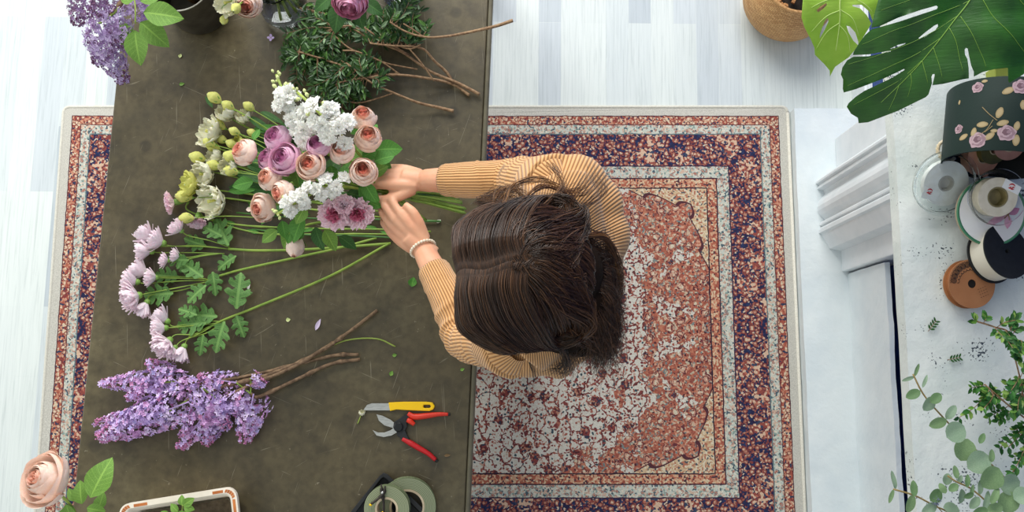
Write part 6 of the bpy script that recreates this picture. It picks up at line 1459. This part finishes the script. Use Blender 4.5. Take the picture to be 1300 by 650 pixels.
# ---------------------------------------------------------------- boxwood
M_bw = [mat('boxwood_leaf_dark', '2c5a24', .4, transl=.12), mat('boxwood_leaf', '3f7430', .4, transl=.15), mat('boxwood_leaf_light', '6f9e40', .4, transl=.2), mat('boxwood_leaf_pale', '8fb055', .4, transl=.2)]
GX = 'boxwood sprigs at the right edge of the mantel'
def boxwood(label, pts, shoots, nl):
    P = spline([W(x, y, z) for x, y, z in pts], 8); t = thing('boxwood_branch', label, 'branch', P[-1], GX); st = MB(); st.tube(P, .0017, 6)
    lf = MB()
    for (x, y, z) in shoots:
        e_ = W(x, y, z); a = min(P, key=lambda v: (v-e_).length); Q = spline([a, a.lerp(e_, .5)+V((rk.gauss(0, .004), rk.gauss(0, .004), .006)), e_], 8); st.tube(Q, .0008, 4, cap=False)
        for k in range(nl):
            f = .15+.85*(k+1)/nl; p = Q[min(len(Q)-1, int(f*(len(Q)-1)))]; d0 = (e_-a).normalized()
            for sg_ in (-1, 1):
                w_ = sg_*rk.uniform(.5, 1.1); small_leaf(lf, p, (d0.x*math.cos(w_)-d0.y*math.sin(w_), d0.x*math.sin(w_)+d0.y*math.cos(w_), rk.uniform(-.1, .5)), (rk.gauss(0, .4), rk.gauss(0, .4), 1), rk.uniform(.011, .019), rk.uniform(.42, .58), rk.choice((0, 0, 1, 1, 1, 2, 3)))
    st.build('stem', M_twig, t); lf.build('foliage', M_bw, t, smooth=False)
def rg(cx, cy, rx, ry, n, z0, z1): return [(cx+rx*math.sqrt(rk.random())*math.cos(a), cy+ry*math.sqrt(rk.random())*math.sin(a), rk.uniform(z0, z1)) for a in [rk.random()*2*PI for _ in range(n)]]
boxwood('topmost boxwood sprig, its tip pointing left near the tan spool', [(1240, 408, 1.24), (1262, 415, 1.24), (1285, 425, 1.22), (1320, 470, 1.18), (1350, 520, SH)], [(1238, 407, 1.24), (1250, 404, 1.24)]+rg(1290, 425, 18, 30, 10, 1.2, 1.28), 6)
boxwood('boxwood sprig in the middle with arching twigs', [(1250, 488, 1.22), (1275, 510, 1.22), (1300, 530, 1.2), (1340, 560, SH)], rg(1265, 510, 24, 28, 13, 1.17, 1.27)+[(1234, 492, 1.22), (1218, 530, 1.2)], 6)
boxwood('dense boxwood sprig against the right edge', [(1285, 440, 1.25), (1295, 480, 1.24), (1305, 520, 1.2), (1345, 600, SH)], rg(1290, 480, 16, 50, 14, 1.18, 1.3)+rg(1285, 570, 18, 30, 8, 1.15, 1.22), 7)
for (lab, x, y, s_, rot) in (('tiny cut sprig below the tan spool on the mantel', 1184, 413, 16, .9), ('tiny sprig lying in the middle of the mantel', 1212, 455, 15, .2)):
    t = thing('sprig_scrap', lab, 'sprig', W(x, y, SH)); mb = MB(); c_ = W(x, y, SH+.004); di = V((math.cos(rot), math.sin(rot), 0)); L_ = S(s_, SH)
    for k in range(4):
        for sg_ in (-1, 1): small_leaf(mb, c_+di*L_*(-.4+.25*k), rot2((math.cos(rot), math.sin(rot)), sg_*.9)+(.2,), (0, 0, 1), L_*.42, .4, 0)
    mb.build('foliage', M_bw, t, smooth=False); stem(t, [c_-di*L_*.6, c_+di*L_*.5], .0007, M_twig, n=5)
# ================================================================ CAMERA AND LIGHT
cam = bpy.data.cameras.new('camera'); co = bpy.data.objects.new('camera', cam); C.objects.link(co)
co.location = (0, 0, CAMZ); co.rotation_euler = (TILT, 0, 0); cam.sensor_width = 36; cam.lens = FPX/1300*36; cam.clip_start = .05
bpy.context.scene.camera = co
w = bpy.data.worlds.new('room_light'); bpy.context.scene.world = w; w.use_nodes = True
bg = w.node_tree.nodes['Background']; bg.inputs[0].default_value = (.94, 1, .995, 1); bg.inputs[1].default_value = .68
def area(name, loc, tgt, sx, sy, power, col):
    l = bpy.data.lights.new(name, 'AREA'); l.shape = 'RECTANGLE'; l.size = sx; l.size_y = sy; l.energy = power; l.color = col
    o = bpy.data.objects.new(name, l); C.objects.link(o); o.location = loc
    o.rotation_euler = (V(tgt)-V(loc)).to_track_quat('-Z', 'Y').to_euler(); return o
area('window_light_back', (-.5, 3.9, 3.1), (-.3, .4, .5), 3.6, 2.2, 215, (1, .985, .96))
area('window_light_left', (-4.2, 1.2, 2.4), (-.6, .4, .3), 2.6, 2.0, 42, (1, .98, .95))
vs = bpy.context.scene.view_settings
vs.view_transform = 'Standard'; vs.look = 'None'; vs.gamma = 1; vs.use_curve_mapping = False; vs.exposure = .13
